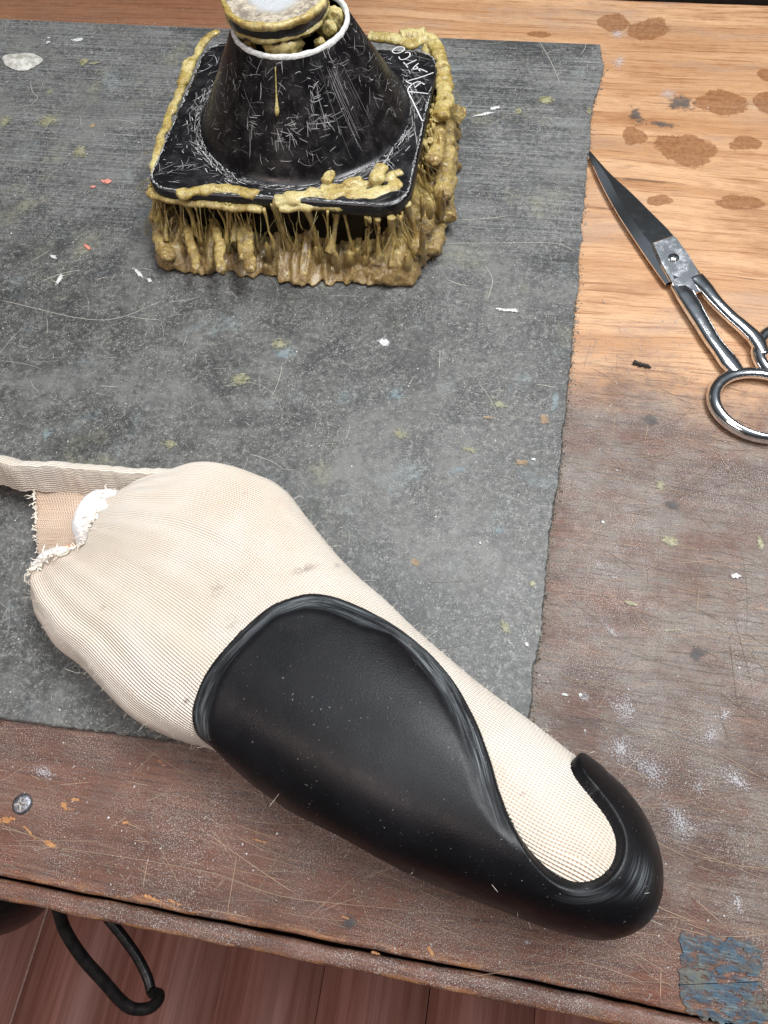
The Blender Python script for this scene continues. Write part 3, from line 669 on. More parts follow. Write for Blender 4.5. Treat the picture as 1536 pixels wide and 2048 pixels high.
# letters scratched by hand into the base plate
Lt = Bag()
def lpx(pts): return [U(680+x/6.144, 40+y/6.144, ZP+.0003) for x, y in pts]
a = np.linspace(0, 2*np.pi, 24)
Lt.strip(lpx([(718+75*math.cos(t)*math.cos(-.26)-36*math.sin(t)*math.sin(-.26), 368+75*math.cos(t)*math.sin(-.26)+36*math.sin(t)*math.cos(-.26)) for t in a]), .0007, a=1., taper=False)
for st in ([(722, 450), (745, 485), (800, 480), (850, 450), (862, 415), (840, 395), (800, 402)], [(780, 518), (808, 550), (835, 582)], [(805, 552), (875, 520), (942, 488)], [(965, 530), (920, 570), (878, 617)], [(878, 607), (980, 600), (1075, 640)], [(940, 570), (985, 628)], [(830, 880), (845, 830), (900, 782), (970, 757), (1040, 792)], [(918, 830), (1000, 765)], [(808, 745), (850, 775), (905, 792)], [(840, 745), (1000, 700), (1150, 645)], [(835, 880), (960, 890), (1080, 905)], [(840, 885), (920, 1050), (1010, 1240)]):
    Lt.strip(cr(lpx(st), 14), .0007, a=.95, taper=False)
Lt.build('scratched_letters', M_scr, pot, False)

# ---- glue crust round the base: run, sag and drip pieces fused into one mass by a voxel remesh
GB = Bag()
def ell(c, r, seed, amp=.2, tilt=0.):
    n, m = 14, 9; V = []
    for i in range(n):
        for j in range(m):
            a = 2*math.pi*i/n; b = math.pi*(j+.02)/(m-1+.04); d = Vector((math.sin(b)*math.cos(a), math.sin(b)*math.sin(a), math.cos(b)))
            k = 1+amp*mnoise.noise(d*1.5+Vector((seed*1.7, 0, 0))); V.append((c[0]+d.x*r[0]*k, c[1]+d.y*r[1]*k, max(ZM+.0002, c[2]+d.z*r[2]*k)))
    Fc = [tuple(x) for x in gridfaces(n, m, True)]+[tuple(i*m for i in range(n)), tuple(i*m+m-1 for i in range(n-1, -1, -1))]
    GB.add(V, Fc)
B = rsq(HX, HY, .016, 800); Bn = np.roll(B, -1, 0)-np.roll(B, 1, 0); Bn = np.stack([Bn[:, 1], -Bn[:, 0]], 1); Bn /= np.linalg.norm(Bn, axis=1)[:, None]
Tn = np.stack([-Bn[:, 1], Bn[:, 0]], 1)
def crust():
    n = 400; b0 = rsq(HX, HY, .016, n); nr_ = np.roll(b0, -1, 0)-np.roll(b0, 1, 0); nr_ = np.stack([nr_[:, 1], -nr_[:, 0]], 1); nr_ /= np.linalg.norm(nr_, axis=1)[:, None]
    m = 40; V = np.zeros((n, m+2, 3))
    for i in range(n):
        bx, by = b0[i]; rt, fr_, lf = max(0, nr_[i, 0]), max(0, -nr_[i, 1]), max(0, -nr_[i, 0])
        bul = .006+.0030*fbm((bx*35, by*35, 2))+max(.012*fr_, .009*rt)+.002*lf
        hgt = (.013+.007*fbm((bx*55, by*55, 4))+.010*max(0, fbm((bx*140, by*140, 9)))+.016*rt)
        for j in range(m):
            v = j/(m-1); z = ZM+.0002+v*hgt
            off = bul*(1-v**1.5)*(1+.40*fbm((bx*150, by*150, v*1.0), 3))-.006*v**1.5+.0009*fbm((bx*350, by*350, v*5), 3)
            if v < .10: off -= .0025*(1-v/.10)
            V[i, j] = (PX+bx+nr_[i, 0]*off, PY+by+nr_[i, 1]*off, z)
        V[i, m] = (PX+bx-nr_[i, 0]*.009, PY+by-nr_[i, 1]*.009, ZM+hgt); V[i, m+1] = (PX+bx-nr_[i, 0]*.009, PY+by-nr_[i, 1]*.009, ZM+.0002)
    M2 = m+2; Fc = [(i*M2+j, ((i+1) % n)*M2+j, ((i+1) % n)*M2+(j+1) % M2, i*M2+(j+1) % M2) for i in range(n) for j in range(M2)]
    GB.add(V.reshape(-1, 3), Fc)
crust()
for i in range(90):          # sagging clots in the lower mass
    k = rng.integers(0, 800); rt, fr_ = max(0, Bn[k, 0]), max(0, -Bn[k, 1])
    if Bn[k, 1] > .7: continue
    o_ = rng.uniform(.001, .007)+.007*fr_*rng.random()+.008*rt*rng.random(); b = B[k]+Bn[k]*o_
    rr = rng.uniform(.0012, .0030); hz = rng.uniform(.005, .013); zc = ZM+rng.uniform(.001, .012+.020*rt)
    ell((PX+b[0], PY+b[1], zc), (rr, rr*rng.uniform(.7, 1.2), hz), i)
SB = Bag()
_cl = rng.integers(0, 800, 34)
for i in range(260):          # strings, in uneven clusters
    k = int(_cl[rng.integers(0, 34)]+rng.normal(0, 7)) % 800 if rng.random() < .75 else int(rng.integers(0, 800))
    if Bn[k, 1] > .7: continue
    rt = max(0, Bn[k, 0])
    o0, o1 = rng.uniform(-.004, .002)+.002*rt, rng.uniform(.001, .009)+.006*rt; s_ = rng.normal(0, .0045); P = []; z0 = ZP-rng.uniform(.003, .008); z1 = ZM+rng.uniform(.003, .016)
    for t in np.linspace(0, 1, 10):
        b = B[k]+Bn[k]*(o0+(o1-o0)*t**1.5)+Tn[k]*(s_*t**1.3+.0012*fbm((k, t*3, 2)))
        P.append((PX+b[0], PY+b[1], z0+(z1-z0)*t))
    tq = np.linspace(0, 1, 10); w0 = rng.gamma(1.1, .00050)+.00018
    V, Fc = tube(P, w0*(1.25-2.7*tq*(1-tq)+.5*tq**3), 7); (GB if w0 > .0012 else SB).add(V, Fc)
def rope(pts_px, z, r, seed, n=110, irr=.32, **kw):
    P = cr([U(a, b, z) for a, b in pts_px], n); L = np.concatenate([[0], np.cumsum(np.linalg.norm(np.diff(P, axis=0), axis=1))])
    for i in range(n): P[i] += np.array([fbm((L[i]*120, seed, 1), 2), fbm((L[i]*120, seed, 5), 2), .5*fbm((L[i]*120, seed, 8), 2)])*r*.55
    rad = np.array([max(.0007, r*(1+irr*fbm((L[i]*140, seed, 0), 3))) for i in range(n)])
    rad[0] *= .3; rad[-1] *= .3; rad[1] *= .6; rad[-2] *= .6
    V, Fc = tube(P, rad, 12, True, (1.3, .75)); GB.add(V, Fc)
rope([(352, 390), (400, 382), (450, 379), (490, 385), (516, 394)], ZP-.0006, .0027, 1)
rope([(545, 402), (600, 394), (660, 390), (720, 392), (770, 384), (803, 366)], ZP-.0014, .0034, 2)
rope([(560, 412), (620, 410), (700, 410), (770, 405), (812, 385)], ZP-.004, .0030, 21)
rope([(650, 364), (660, 350), (657, 340)], ZP+.0026, .0024, 3, n=30)
rope([(690, 373), (712, 363), (724, 357)], ZP+.001, .0022, 4, n=30)
rope([(752, 364), (757, 347), (764, 330)], ZP+.0035, .0030, 5, n=30)
rope([(640, 376), (700, 374), (760, 362), (803, 342)], ZP-.0002, .0020, 6)
rope([(312, 362), (310, 330), (318, 290), (332, 250), (350, 205), (368, 165), (383, 130), (398, 100), (415, 75), (440, 62)], ZP-.0016, .0020, 7)
rope([(366, 170), (374, 142), (384, 115)], ZP, .0030, 8, n=40)
rope([(735, 72), (770, 76), (800, 80), (822, 90), (850, 74), (868, 88), (882, 115), (887, 135)], ZP-.0004, .0032, 9)
rope([(800, 72), (830, 68), (850, 66)], ZP+.001, .0036, 10, n=40)
rope([(862, 90), (874, 120), (886, 150), (889, 190), (880, 240)], ZP-.004, .0040, 11)
rope([(300, 378), (330, 396), (400, 405), (470, 413), (530, 418)], ZP-.0065, .0026, 12)
for q, (xa, ya, xb, yb, zz, rr) in enumerate([(887, 190, 868, 330, .034, .0036), (893, 240, 884, 400, .024, .0040), (899, 300, 893, 440, .014, .0046), (868, 330, 852, 470, .020, .0036), (850, 390, 838, 510, .018, .0034), (880, 410, 862, 510, .010, .0046), (497, 430, 504, 545, .024, .0027), (480, 425, 486, 520, .024, .0018), (322, 430, 340, 520, .014, .0036), (420, 420, 440, 545, .022, .0022), (360, 410, 395, 540, .020, .0020)]):
    xm, ym = (xa+xb)/2+rng.normal(0, 5), (ya+yb)/2; rope([(xa, ya), (xm, ym), (xb, yb)], zz, rr, 40+q, n=50)
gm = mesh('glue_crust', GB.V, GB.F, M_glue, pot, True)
md = gm.modifiers.new('fuse', 'REMESH'); md.mode = 'VOXEL'; md.voxel_size = .00050; md.use_smooth_shade = True
md = gm.modifiers.new('soften', 'SMOOTH'); md.factor = .5; md.iterations = 2
o = SB.build('glue_strings', M_glue, pot); tag(o, kind='stuff')
FB = Bag()
for i in range(260):       # hairs of glue
    k = rng.integers(0, 800)
    if Bn[k, 1] > .6: continue
    P = []; s = rng.normal(0, .008); z0 = ZM+rng.uniform(.006, ZP-.006); z1 = z0-rng.uniform(.004, .022); z1 = max(z1, ZM+.001); bow = rng.normal(.002, .002)
    for t in np.linspace(0, 1, 7):
        b = B[k]+Bn[k]*(.002+.010*t+bow*math.sin(3.1*t))+Tn[k]*(s*t)
        P.append((PX+b[0], PY+b[1], z0+(z1-z0)*t))
    V, Fc = tube(P, rng.uniform(.00008, .00018), 4); FB.add(V, Fc, rng.uniform(.4, 1))
o = FB.build('glue_hairs', M_glue, pot); tag(o, kind='stuff')
# pendulous drop on the cone
P = [cone_pt(-1.59, q, .0006) for q in np.linspace(.93, .52, 12)]
V, Fc = tube(P, [.0003, .0003, .0003, .00035, .0004, .0004, .0004, .0005, .0007, .0011, .0013, .0008], 8); mesh('glue_drop', V, Fc, M_glue, pot, True, {'tone': [0.6]*len(V)})

# ---- stopper (lid on a brush) standing in the mouth of the pot
ZT = .1085; tc = U(550, -12, ZT); R0 = .0255
lid = empty('glue_brush_lid', (CX, CY, ZR-.01)); tag(lid, 'round glue-crusted lid with a smooth pale centre set in the pot mouth', 'lid')
t = NT('lid_top'); p = t.pos(); rr = t.attr('tone'); n = t.noise(p, 300, 5, .7)
c = t.mix(t.ramp(t.math('ADD', rr, t.math('MULTIPLY', t.math('SUBTRACT', n, .5), .5)), .36, .62), (.46, .48, .50), t.mix(t.ramp(n, .35, .65), (.17, .14, .11), (.50, .44, .34)))
t.set(color=c, rough=t.ramp(rr, .5, .7, .25, .8), normal=t.bump(n, .0012)); M_lidtop = t.m
def lathe_noise(prof, cx, cy, seed, amp, n=120):
    V = []; T = []
    for r, z in prof:
        for j in range(n):
            a = 2*math.pi*j/n; k = 1+amp*fbm((math.cos(a)*3, math.sin(a)*3, z*200+seed), 4)*(r > .004)
            V.append((cx+r*k*math.cos(a), cy+r*k*math.sin(a), z+amp*.004*fbm((math.cos(a)*4, math.sin(a)*4, seed+r*200), 3)*(r > R0*.55))); T.append(r/R0)
    m = len(prof); Fc = [(i*n+j, i*n+(j+1) % n, (i+1)*n+(j+1) % n, (i+1)*n+j) for i in range(m-1) for j in range(n)]
    return V, Fc, T
V, Fc, T = lathe_noise([(R0, ZT-.0015), (R0*.99, ZT-.0003), (R0*.95, ZT), (R0*.86, ZT), (R0*.75, ZT-.0003), (R0*.62, ZT-.0008), (R0*.5, ZT-.0010), (R0*.25, ZT-.001), (.00001, ZT-.001)], tc[0], tc[1], 3, .04)
mesh('lid_top', V, Fc, M_lidtop, lid, True, {'tone': T})
V, Fc, T = lathe_noise([(R0*.80, ZT-.0115), (R0*.97, ZT-.0095), (R0*1.0, ZT-.006), (R0*1.0, ZT-.002), (R0*.98, ZT-.0010)], tc[0], tc[1], 5, .03)
mesh('lid_side', V, Fc, M_pot, lid)
V, Fc, T = lathe_noise([(R0*.55, ZT-.0145), (R0*.90, ZT-.0115), (R0*.99, ZT-.0092), (R0*1.02, ZT-.0075), (R0*.95, ZT-.0065)], tc[0], tc[1], 8, .07)
mesh('glue_collar', V, Fc, M_glue, lid, True, {'tone': [.3]*len(V)})
V, Fc, T = lathe_noise([(R0*.96, ZT-.0028), (R0*1.03, ZT-.0026), (R0*1.035, ZT-.0005), (R0*1.0, ZT+.0005), (R0*.93, ZT+.0002)], tc[0], tc[1], 12, .05)
mesh('glue_edge', V, Fc, M_glue, lid, True, {'tone': [1.]*len(V)})
V, Fc = disc_lathe([(.006, ZM+.02), (.006, ZT-.014)], 20, tc[0]*.5+CX*.5, tc[1]*.5+CY*.5); mesh('brush_stem', V, Fc, M_dark, lid)
nk = U(560, 92, ZR+.002)
def lump(name, c, r, sc_, seed, mat, parent, amp=.25, tone=.2, bz=None):
    bm = bmesh.new(); bmesh.ops.create_icosphere(bm, subdivisions=4, radius=1)
    for v in bm.verts:
        k = 1+amp*fbm((v.co.x*1.6, v.co.y*1.6, v.co.z*1.6+seed), 4); v.co = Vector((c[0]+v.co.x*r*sc_[0]*k, c[1]+v.co.y*r*sc_[1]*k, c[2]+v.co.z*r*sc_[2]*k))
    o = from_bm(name, bm, mat, parent); at = o.data.attributes.new('tone', 'FLOAT', 'POINT'); at.data.foreach_set('value', np.full(len(o.data.vertices), tone, np.float32)); return o
lump('glue_neck', (nk[0], nk[1]+.004, ZR-.001), .0085, (1.15, .8, 1.0), 2, M_glue, lid)
for x, y, r in [(655, 62, .005), (668, 40, .006), (480, 82, .004), (500, 95, .0035), (640, 88, .003)]:
    q = U(x, y, ZR-.004); lump('glue_clot', q, r, (1, .7, 1.1), x, M_glue, pot)

# ================================================================ scissors
ZS = .0042
sc = empty('scissors', (U(1350, 515, 0)[0], U(1350, 515, 0)[1], 0))
tag(sc, 'chrome scissors with closed pointed blades lying on the orange wood', 'scissors')
def W(a, b, z): return U(a, b, z)
# upper half: blade, bevelled back
n = 40
Lo = cr([U(*p, ZS) for p in [(1177, 308), (1202, 364), (1233, 421), (1271, 480), (1305, 530), (1332, 568)]], n)
Ri = cr([U(*p, ZS) for p in [(1179, 304), (1214, 358), (1242, 414), (1274, 462), (1303, 500), (1347, 563)]], n)
Ed = cr([U(*p, ZS) for p in [(1181, 304), (1217, 346), (1261, 388), (1299, 427), (1346, 476), (1400, 552)]], n)
th = np.clip(np.linspace(.15, 1, n)*1.6, 0, 1); hz = .0026*th
def zc(A, z): return np.stack([A[:, 0], A[:, 1], np.broadcast_to(z, (n,))], -1)
rails = [zc(Lo, ZS-.0012), zc(Lo, ZS-.0004), zc(Ri, ZS+hz), zc(Ed, ZS+hz*.55), zc(Ed, ZS-.0012)]
bb = Bag()
for k in range(5):           # separate strips so the grinding lines stay crisp
    A_, B_ = rails[k], rails[(k+1) % 5]; bb.add(np.concatenate([A_, B_]), [(i, n+i, n+i+1, i+1) for i in range(n-1)])
bl = bb.build('upper_blade', M_chrome, sc)
# ricasso plate with the pivot
pl = [(1304, 489), (1346, 476), (1377, 511), (1396, 539), (1407, 560), (1403, 578), (1380, 575), (1347, 564), (1322, 525)]
bm = bmesh.new(); zt = ZS+.0036
P = resample(np.array([U(*p, zt)[:2] for p in pl+[pl[0]]]), 72, True)
a = [bm.verts.new((p[0], p[1], ZS)) for p in P]; b = [bm.verts.new((p[0], p[1], zt-.0004)) for p in P]
cc = P.mean(0); tilt = lambda p: .0010*((p[1]-cc[1])*-40)
c_ = [bm.verts.new((cc[0]+(p[0]-cc[0])*.965, cc[1]+(p[1]-cc[1])*.965, zt)) for p in P]
for v_ in b+c_: v_.co.z += (v_.co.y-cc[1])*.13
for i in range(72):
    j = (i+1) % 72; bm.faces.new((a[i], a[j], b[j], b[i])); bm.faces.new((b[i], b[j], c_[j], c_[i]))
bm.faces.new(c_)
from_bm('pivot_plate', bm, M_chrome, sc, False)
pc = U(1347, 516, zt); V, Fc = disc_lathe([(.0029, zt-.0003), (.0029, zt+.0006), (.0023, zt+.0011), (.0014, zt+.0013), (.00001, zt+.0013)], 28, pc[0], pc[1]); sh = mesh('pivot_screw', V, Fc, M_chrome, sc)
V, Fc = tube([(pc[0]-.002, pc[1]-.0008, zt+.0013), (pc[0]+.002, pc[1]+.0008, zt+.0013)], .0003, 6)
o = mesh('slot', V, Fc, M_dark, sc); o.parent = sh; o.matrix_parent_inverse = Matrix.Identity(4)
V, Fc = disc_lathe([(.0033, zt-.0003), (.0033, zt+.00015), (.0028, zt+.0002)], 28, pc[0], pc[1]); mesh('washer', V, Fc, M_dark, sc)
def shank(name, pts, widths, heights, z, parent):
    P = cr([U(a, b, z) for a, b in pts], 60); t = np.linspace(0, 1, 60); tt = np.linspace(0, 1, len(widths))
    wv = np.interp(t, tt, widths); hv = np.interp(t, tt, heights); V, Fc = [], []
    T = np.gradient(P, axis=0); T /= np.linalg.norm(T, axis=1)[:, None]; m = 20
    for i in range(60):
        s = np.array([T[i, 1], -T[i, 0], 0]); a = np.linspace(0, 2*np.pi, m, endpoint=False)
        for q in a: V.append(P[i]+s*wv[i]*math.copysign(abs(math.cos(q))**.8, math.cos(q))+np.array([0, 0, hv[i]*math.copysign(abs(math.sin(q))**.8, math.sin(q))]))
    Fc = [(i*m+j, i*m+(j+1) % m, (i+1)*m+(j+1) % m, (i+1)*m+j) for i in range(59) for j in range(m)]
    Fc += [tuple(range(m-1, -1, -1)), tuple(59*m+j for j in range(m))]
    return mesh(name, V, Fc, M_chrome, parent)
shank('upper_shank', [(1392, 555), (1408, 573), (1432, 604), (1462, 634), (1490, 658), (1512, 680), (1528, 712)], [.0044, .0038, .0033, .0032, .0035, .0040, .0030], [.0022, .0030, .0030, .0028, .0028, .0028, .0026], ZS+.001, sc)
shank('lower_shank', [(1352, 566), (1366, 584), (1380, 606), (1400, 640), (1424, 680), (1449, 713), (1466, 735), (1480, 752)], [.0038, .0050, .0049, .0044, .0041, .0040, .0048, .0034], [.0014, .0028, .0032, .0032, .0030, .0030, .0030, .0026], ZS-.0002, sc)
def fring(name, cx, cy, rx, ry, rot, z, wmin, wmax, hh, parent):
    n, m = 96, 18; V = []
    ang = np.linspace(0, 2*np.pi, n, endpoint=False); cr_, sr_ = math.cos(rot), math.sin(rot)
    C = np.array([U(cx+rx*math.cos(q)*cr_-ry*math.sin(q)*sr_, cy+rx*math.cos(q)*sr_+ry*math.sin(q)*cr_, z) for q in ang]); cen = C.mean(0)
    T = np.roll(C, -1, 0)-np.roll(C, 1, 0); T /= np.linalg.norm(T, axis=1)[:, None]
    for i in range(n):
        s = np.array([T[i, 1], -T[i, 0], 0]); wv = wmin+(wmax-wmin)*(.5+.5*math.cos(ang[i]-3.6))
        for q in np.linspace(0, 2*np.pi, m, endpoint=False): V.append(C[i]+s*wv*math.cos(q)+np.array([0, 0, hh*math.sin(q)+.0006*math.cos(q)]))
    return mesh(name, V, [(i*m+j, ((i+1) % n)*m+j, ((i+1) % n)*m+(j+1) % m, i*m+(j+1) % m) for i in range(n) for j in range(m)], M_chrome, parent)
fring('lower_finger_ring', 1524, 812, 100, 62, .30, ZS-.0004, .0019, .0034, .0030, sc)
fring('upper_finger_ring', 1600, 716, 88, 58, .35, ZS+.0002, .0019, .0033, .0030, sc)
# lower blade just showing under the upper
Lb = [(1180, 310), (1206, 366), (1238, 424), (1277, 486), (1312, 535), (1350, 585), (1395, 585), (1345, 500), (1290, 425), (1240, 372)]
bm = bmesh.new(); P = [U(a, b, .002)[:2] for a, b in Lb]
a = [bm.verts.new((p[0], p[1], .0004)) for p in P]; b = [bm.verts.new((p[0], p[1], ZS-.0016)) for p in P]
for i in range(len(P)): bm.faces.new((a[i], a[(i+1) % len(P)], b[(i+1) % len(P)], b[i]))
bm.faces.new(b); bm.faces.new(a); from_bm('lower_blade', bm, M_chrome, sc, False)
# splinter of dark wood
P = cr([U(a, b, .0008) for a, b in [(1266, 724), (1280, 729), (1292, 731), (1302, 735)]], 14); V, Fc = tube(P, [.0011, .0014, .0013, .0012, .0013, .0014, .0012, .0011, .0010, .0011, .0012, .0009, .0006, .0004], 6)
V = [(x+.0005*fbm((x*900, y*900, 0)), y+.0005*fbm((y*900, x*900, 3)), max(.0001, z)) for x, y, z in V]
tag(mesh('wood_splinter', V, Fc, M_under, None, False), 'tiny dark splinter lying on the wood beside the scissors', 'splinter')

# ================================================================ foot cast, knit sock, black orthosis
up_px = [(232, 985), (285, 958), (340, 942), (400, 928), (470, 938), (540, 963), (575, 988), (610, 1030), (655, 1088), (710, 1148), (770, 1200), (830, 1258), (900, 1318), (970, 1375), (1060, 1440), (1150, 1510), (1205, 1545), (1262, 1603), (1303, 1675), (1318, 1745), (1308, 1808), (1268, 1853), (1200, 1871), (1110, 1853), (1000, 1813), (880, 1766), (770, 1722), (650, 1657), (560, 1605), (470, 1540), (400, 1497), (330, 1472), (270, 1441), (210, 1385), (160, 1330), (115, 1293), (82, 1245), (60, 1200), (62, 1165)]
sp_px = [(170, 1088), (230, 1110), (330, 1165), (430, 1235), (540, 1330), (650, 1410), (760, 1480), (870, 1550), (980, 1620), (1080, 1680), (1165, 1715)]
NW, NPH = 900, 90
OUT = cr(up_px, NW)                          # outline in the photo, resampled
def _at(px): return int(np.argmin(np.linalg.norm(OUT-np.array(px), axis=1)))
_tg = np.gradient(OUT, axis=0); _nn = np.stack([-_tg[:, 1], _tg[:, 0]], 1); _nn /= np.linalg.norm(_nn, axis=1)[:, None]
_in = np.interp(np.arange(NW), [_at(p) for p in [(1150, 1510), (1205, 1545), (1000, 1813), (880, 1766), (770, 1722), (650, 1657), (560, 1605), (430, 1515), (380, 1490)]], [0, 16, 16, 13, 11, 12, 15, 12, 0])
OUT = OUT+_nn*_in[:, None]                   # the shell, not the foot, makes the outline there
ZE = .022
SPn = cr(sp_px, 200)
Hs = np.interp(np.linspace(0, 1, 200), [0, .15, .35, .6, .85, 1], [.040, .046, .052, .058, .060, .060])
_k = np.hanning(83)[1:-1]; _k /= _k.sum(); Hs = np.convolve(np.concatenate([2*Hs[0]-Hs[40:0:-1], Hs, 2*Hs[-1]-Hs[-2:-42:-1]]), _k, 'valid')
SP3 = np.array([U(a, b, h) for (a, b), h in zip(SPn, Hs)])
# station of each outline point along the spine
s_up = np.interp(np.arange(NW), [0, 90, 200, 330, 395, 470, 500, 570, 700, 800, NW-1], [0, .10, .30, .72, 1, 1, 1, .93, .55, .25, 0])
i_h0 = None
def station():
    # upper side rises 0..1, round the heel stays 1, lower side falls back
    L = np.concatenate([[0], np.cumsum(np.linalg.norm(np.diff(OUT, axis=0), axis=1))]); 
    def at(px): return np.argmin(np.linalg.norm(OUT-np.array(px), axis=1))
    key = [(232, 985, 0), (340, 942, .10), (540, 963, .25), (655, 1088, .40), (770, 1200, .52), (900, 1318, .67), (1060, 1440, .83), (1205, 1545, .97), (1262, 1603, 1), (1268, 1853, 1), (1200, 1871, .98), (1000, 1813, .86), (770, 1722, .68), (560, 1605, .52), (400, 1497, .37), (270, 1441, .26), (160, 1330, .16), (82, 1245, .06), (62, 1165, 0)]
    ii = [at(k[:2]) for k in key]
    s = np.interp(np.arange(NW), ii, [k[2] for k in key])
    k = np.hanning(123)[1:-1]; k /= k.sum(); sp = np.concatenate([2*s[0]-s[60:0:-1], s, 2*s[-1]-s[-2:-62:-1]]); s2 = np.clip(np.convolve(sp, k, 'valid'), 0, 1)
    return s2
sta = station()
S3 = np.stack([np.interp(sta, np.linspace(0, 1, 200), SP3[:, i]) for i in range(3)], -1)
E3 = np.array([U(a, b, ZE) for a, b in OUT])
_t = np.gradient(SP3, axis=0); _h = np.linalg.norm(_t[:, :2], axis=1)
SL = np.interp(sta, np.linspace(0, 1, 200), _t[:, 2]/_h); TA = np.stack([np.interp(sta, np.linspace(0, 1, 200), _t[:, i]/_h) for i in range(2)], -1)
PH = np.linspace(0, math.radians(158), NPH)
def surf(E3):
    p = 2/2.35
    V = np.zeros((NW, NPH, 3))
    sx = np.where(PH < math.pi/2, np.sin(PH)**p, np.sin(PH)**.8); cz = np.where(PH < math.pi/2, np.abs(np.cos(PH))**p, -np.abs(np.cos(PH)))
    V[:, :, :2] = S3[:, None, :2]+(E3-S3)[:, None, :2]*sx[None, :, None]
    up = ZE+(S3[:, None, 2]-ZE)*cz[None]+(SL*((E3-S3)[:, :2]*TA).sum(1))[:, None]*(sx*(1-sx))[None]; dn = ZE+(ZE-ZM-.0003)*cz[None]/abs(math.cos(PH[-1]))
    V[:, :, 2] = np.where(PH[None] < math.pi/2, up, dn)
    return V
for it in range(6):                           # make the silhouette follow the outline in the photo
    V = surf(E3); Q = PRJ(V)
    nr = OUT-PRJ(S3); 
    tg = np.gradient(OUT, axis=0); nn = np.stack([tg[:, 1], -tg[:, 0]], 1); nn /= np.linalg.norm(nn, axis=1)[:, None]+1e-9
    nn *= np.sign((nn*nr).sum(1))[:, None]
    d = (OUT*nn).sum(1)-((Q*nn[:, None, :]).sum(-1)).max(1)
    k = np.ones(25)/25; d = np.convolve(np.concatenate([np.full(12, d[0]), d, np.full(12, d[-1])]), k, 'valid')
    NP = PRJ(E3)+nn*d[:, None]
    E3 = np.array([U(a, b, ZE) for a, b in NP])
FV = surf(E3)
# unrolled layout used for ribs and for cutting the shell outline
dirv = (E3-S3)[:, :2]; dl = np.linalg.norm(dirv, axis=1)
arc = np.zeros((NW, NPH)); arc[:, 1:] = np.cumsum(np.linalg.norm(np.diff(FV, axis=1), axis=2), axis=1)
QP = S3[:, None, :2]+dirv[:, None, :]/dl[:, None, None]*arc[:, :, None]
ax_dir = SP3[150, :2]-SP3[60, :2]; ax_dir /= np.linalg.norm(ax_dir); lat = np.array([-ax_dir[1], ax_dir[0]])
wtan = np.gradient(SP3[:, :2], axis=0); 
side = ((dirv/dl[:, None])@lat)
sgn = np.clip(side/.8, -1, 1)
ha = arc[:, NPH*9//16]; iu = int(np.argmin(np.abs(sta[:NW//2]-.3))); il = NW//2+int(np.argmin(np.abs(sta[NW//2:]-.3)))
fac = np.where(sta < .3, ha/np.where(np.arange(NW) < NW//2, ha[iu], ha[il]), 1.); fac = np.clip(fac, .45, 1.1)
ribc = sgn[:, None]*arc/fac[:, None]/.00118
axial = (np.interp(sta, np.linspace(0, 1, 200), np.concatenate([[0], np.cumsum(np.linalg.norm(np.diff(SP3, axis=0), axis=1))])))[:, None]+ (dirv/dl[:, None]@ax_dir)[:, None]*arc*.8
# wrinkles: slack folds of the knit along the forefoot
Nrm = np.cross(np.gradient(FV, axis=0), np.gradient(FV, axis=1)); Nrm /= np.linalg.norm(Nrm, axis=2)[:, :, None]+1e-12
cenz = FV-np.stack([S3[:, 0], S3[:, 1], np.full(NW, .02)], -1)[:, None, :]
Nrm *= np.sign((Nrm*cenz).sum(2))[:, :, None]
Nrm[:, 0] = (0, 0, 1)
wr = np.zeros((NW, NPH))
for i in range(NW):
    k = max(.10, 1-sta[i]/.46)
    for j in range(NPH):
        wr[i, j] = k*(.0022*mnoise.noise(Vector((ribc[i, j]*.05+(3 if side[i] < 0 else 0), axial[i, j]*14, 1)))+.0019*mnoise.noise(Vector((ribc[i, j]*.15, axial[i, j]*22, 4))))*min(1, arc[i, j]/.01)
SV = FV+Nrm*wr[:, :, None]
spot = np.zeros((NW, NPH)); Qp = PRJ(SV)
for a, b, rx, ry, k in [(608, 1138, 26, 7, .7), (462, 1246, 12, 10, .6), (675, 1130, 8, 6, .4), (435, 1178, 16, 14, .35), (372, 1402, 8, 5, .9), (222, 1056, 4, 4, .9), (1045, 1588, 4, 3, 1.), (490, 985, 5, 4, .4), (1080, 1670, 20, 14, .12), (205, 1215, 5, 5, .5)]:
    g = np.exp(-(((Qp[..., 0]-a)/rx)**2+((Qp[..., 1]-b+.3*(Qp[..., 0]-a))/ry)**2)); spot = np.maximum(spot, g*k)
sock = mesh('knit_sock', SV.reshape(-1, 3), gridfaces(NW, NPH), M_sock, None, True, {'rib': ribc, 'axial': axial, 'spot': spot})
tag(sock, 'cream ribbed cotton sock stretched over the foot cast', 'sock')
# plaster foot inside
FI = FV-Nrm*.0016; FI[:, -8:, 2] = np.maximum(FI[:, -8:, 2], ZM+.0012)
cast = empty('plaster_foot_cast', (S3[450, 0], S3[450, 1], ZM)); tag(cast, 'white plaster foot cast peeking out of the open sock end', 'foot cast')
mesh('cast_body', FI[::3, ::2].reshape(-1, 3), gridfaces(len(FI[::3]), FI[::3, ::2].shape[1]), M_plaster, cast)
q = U(204, 1050, .024); lump('toe', q, .0115, (1.0, 1.4, 1.35), 4, M_plaster, cast, .10)
q = U(142, 1150, .020); lump('toe', q, .0125, (1.35, .95, 1.2), 9, M_plaster, cast, .10)
P = cr([U(a, b, z) for a, b, z in [(92, 1124, .018), (110, 1110, .021), (135, 1100, .023), (160, 1098, .023), (166, 1084, .022), (158, 1066, .024)]], 30); V, Fc = tube(P, .0022, 8); mesh('orange_liner', V, Fc, M_orange, cast)

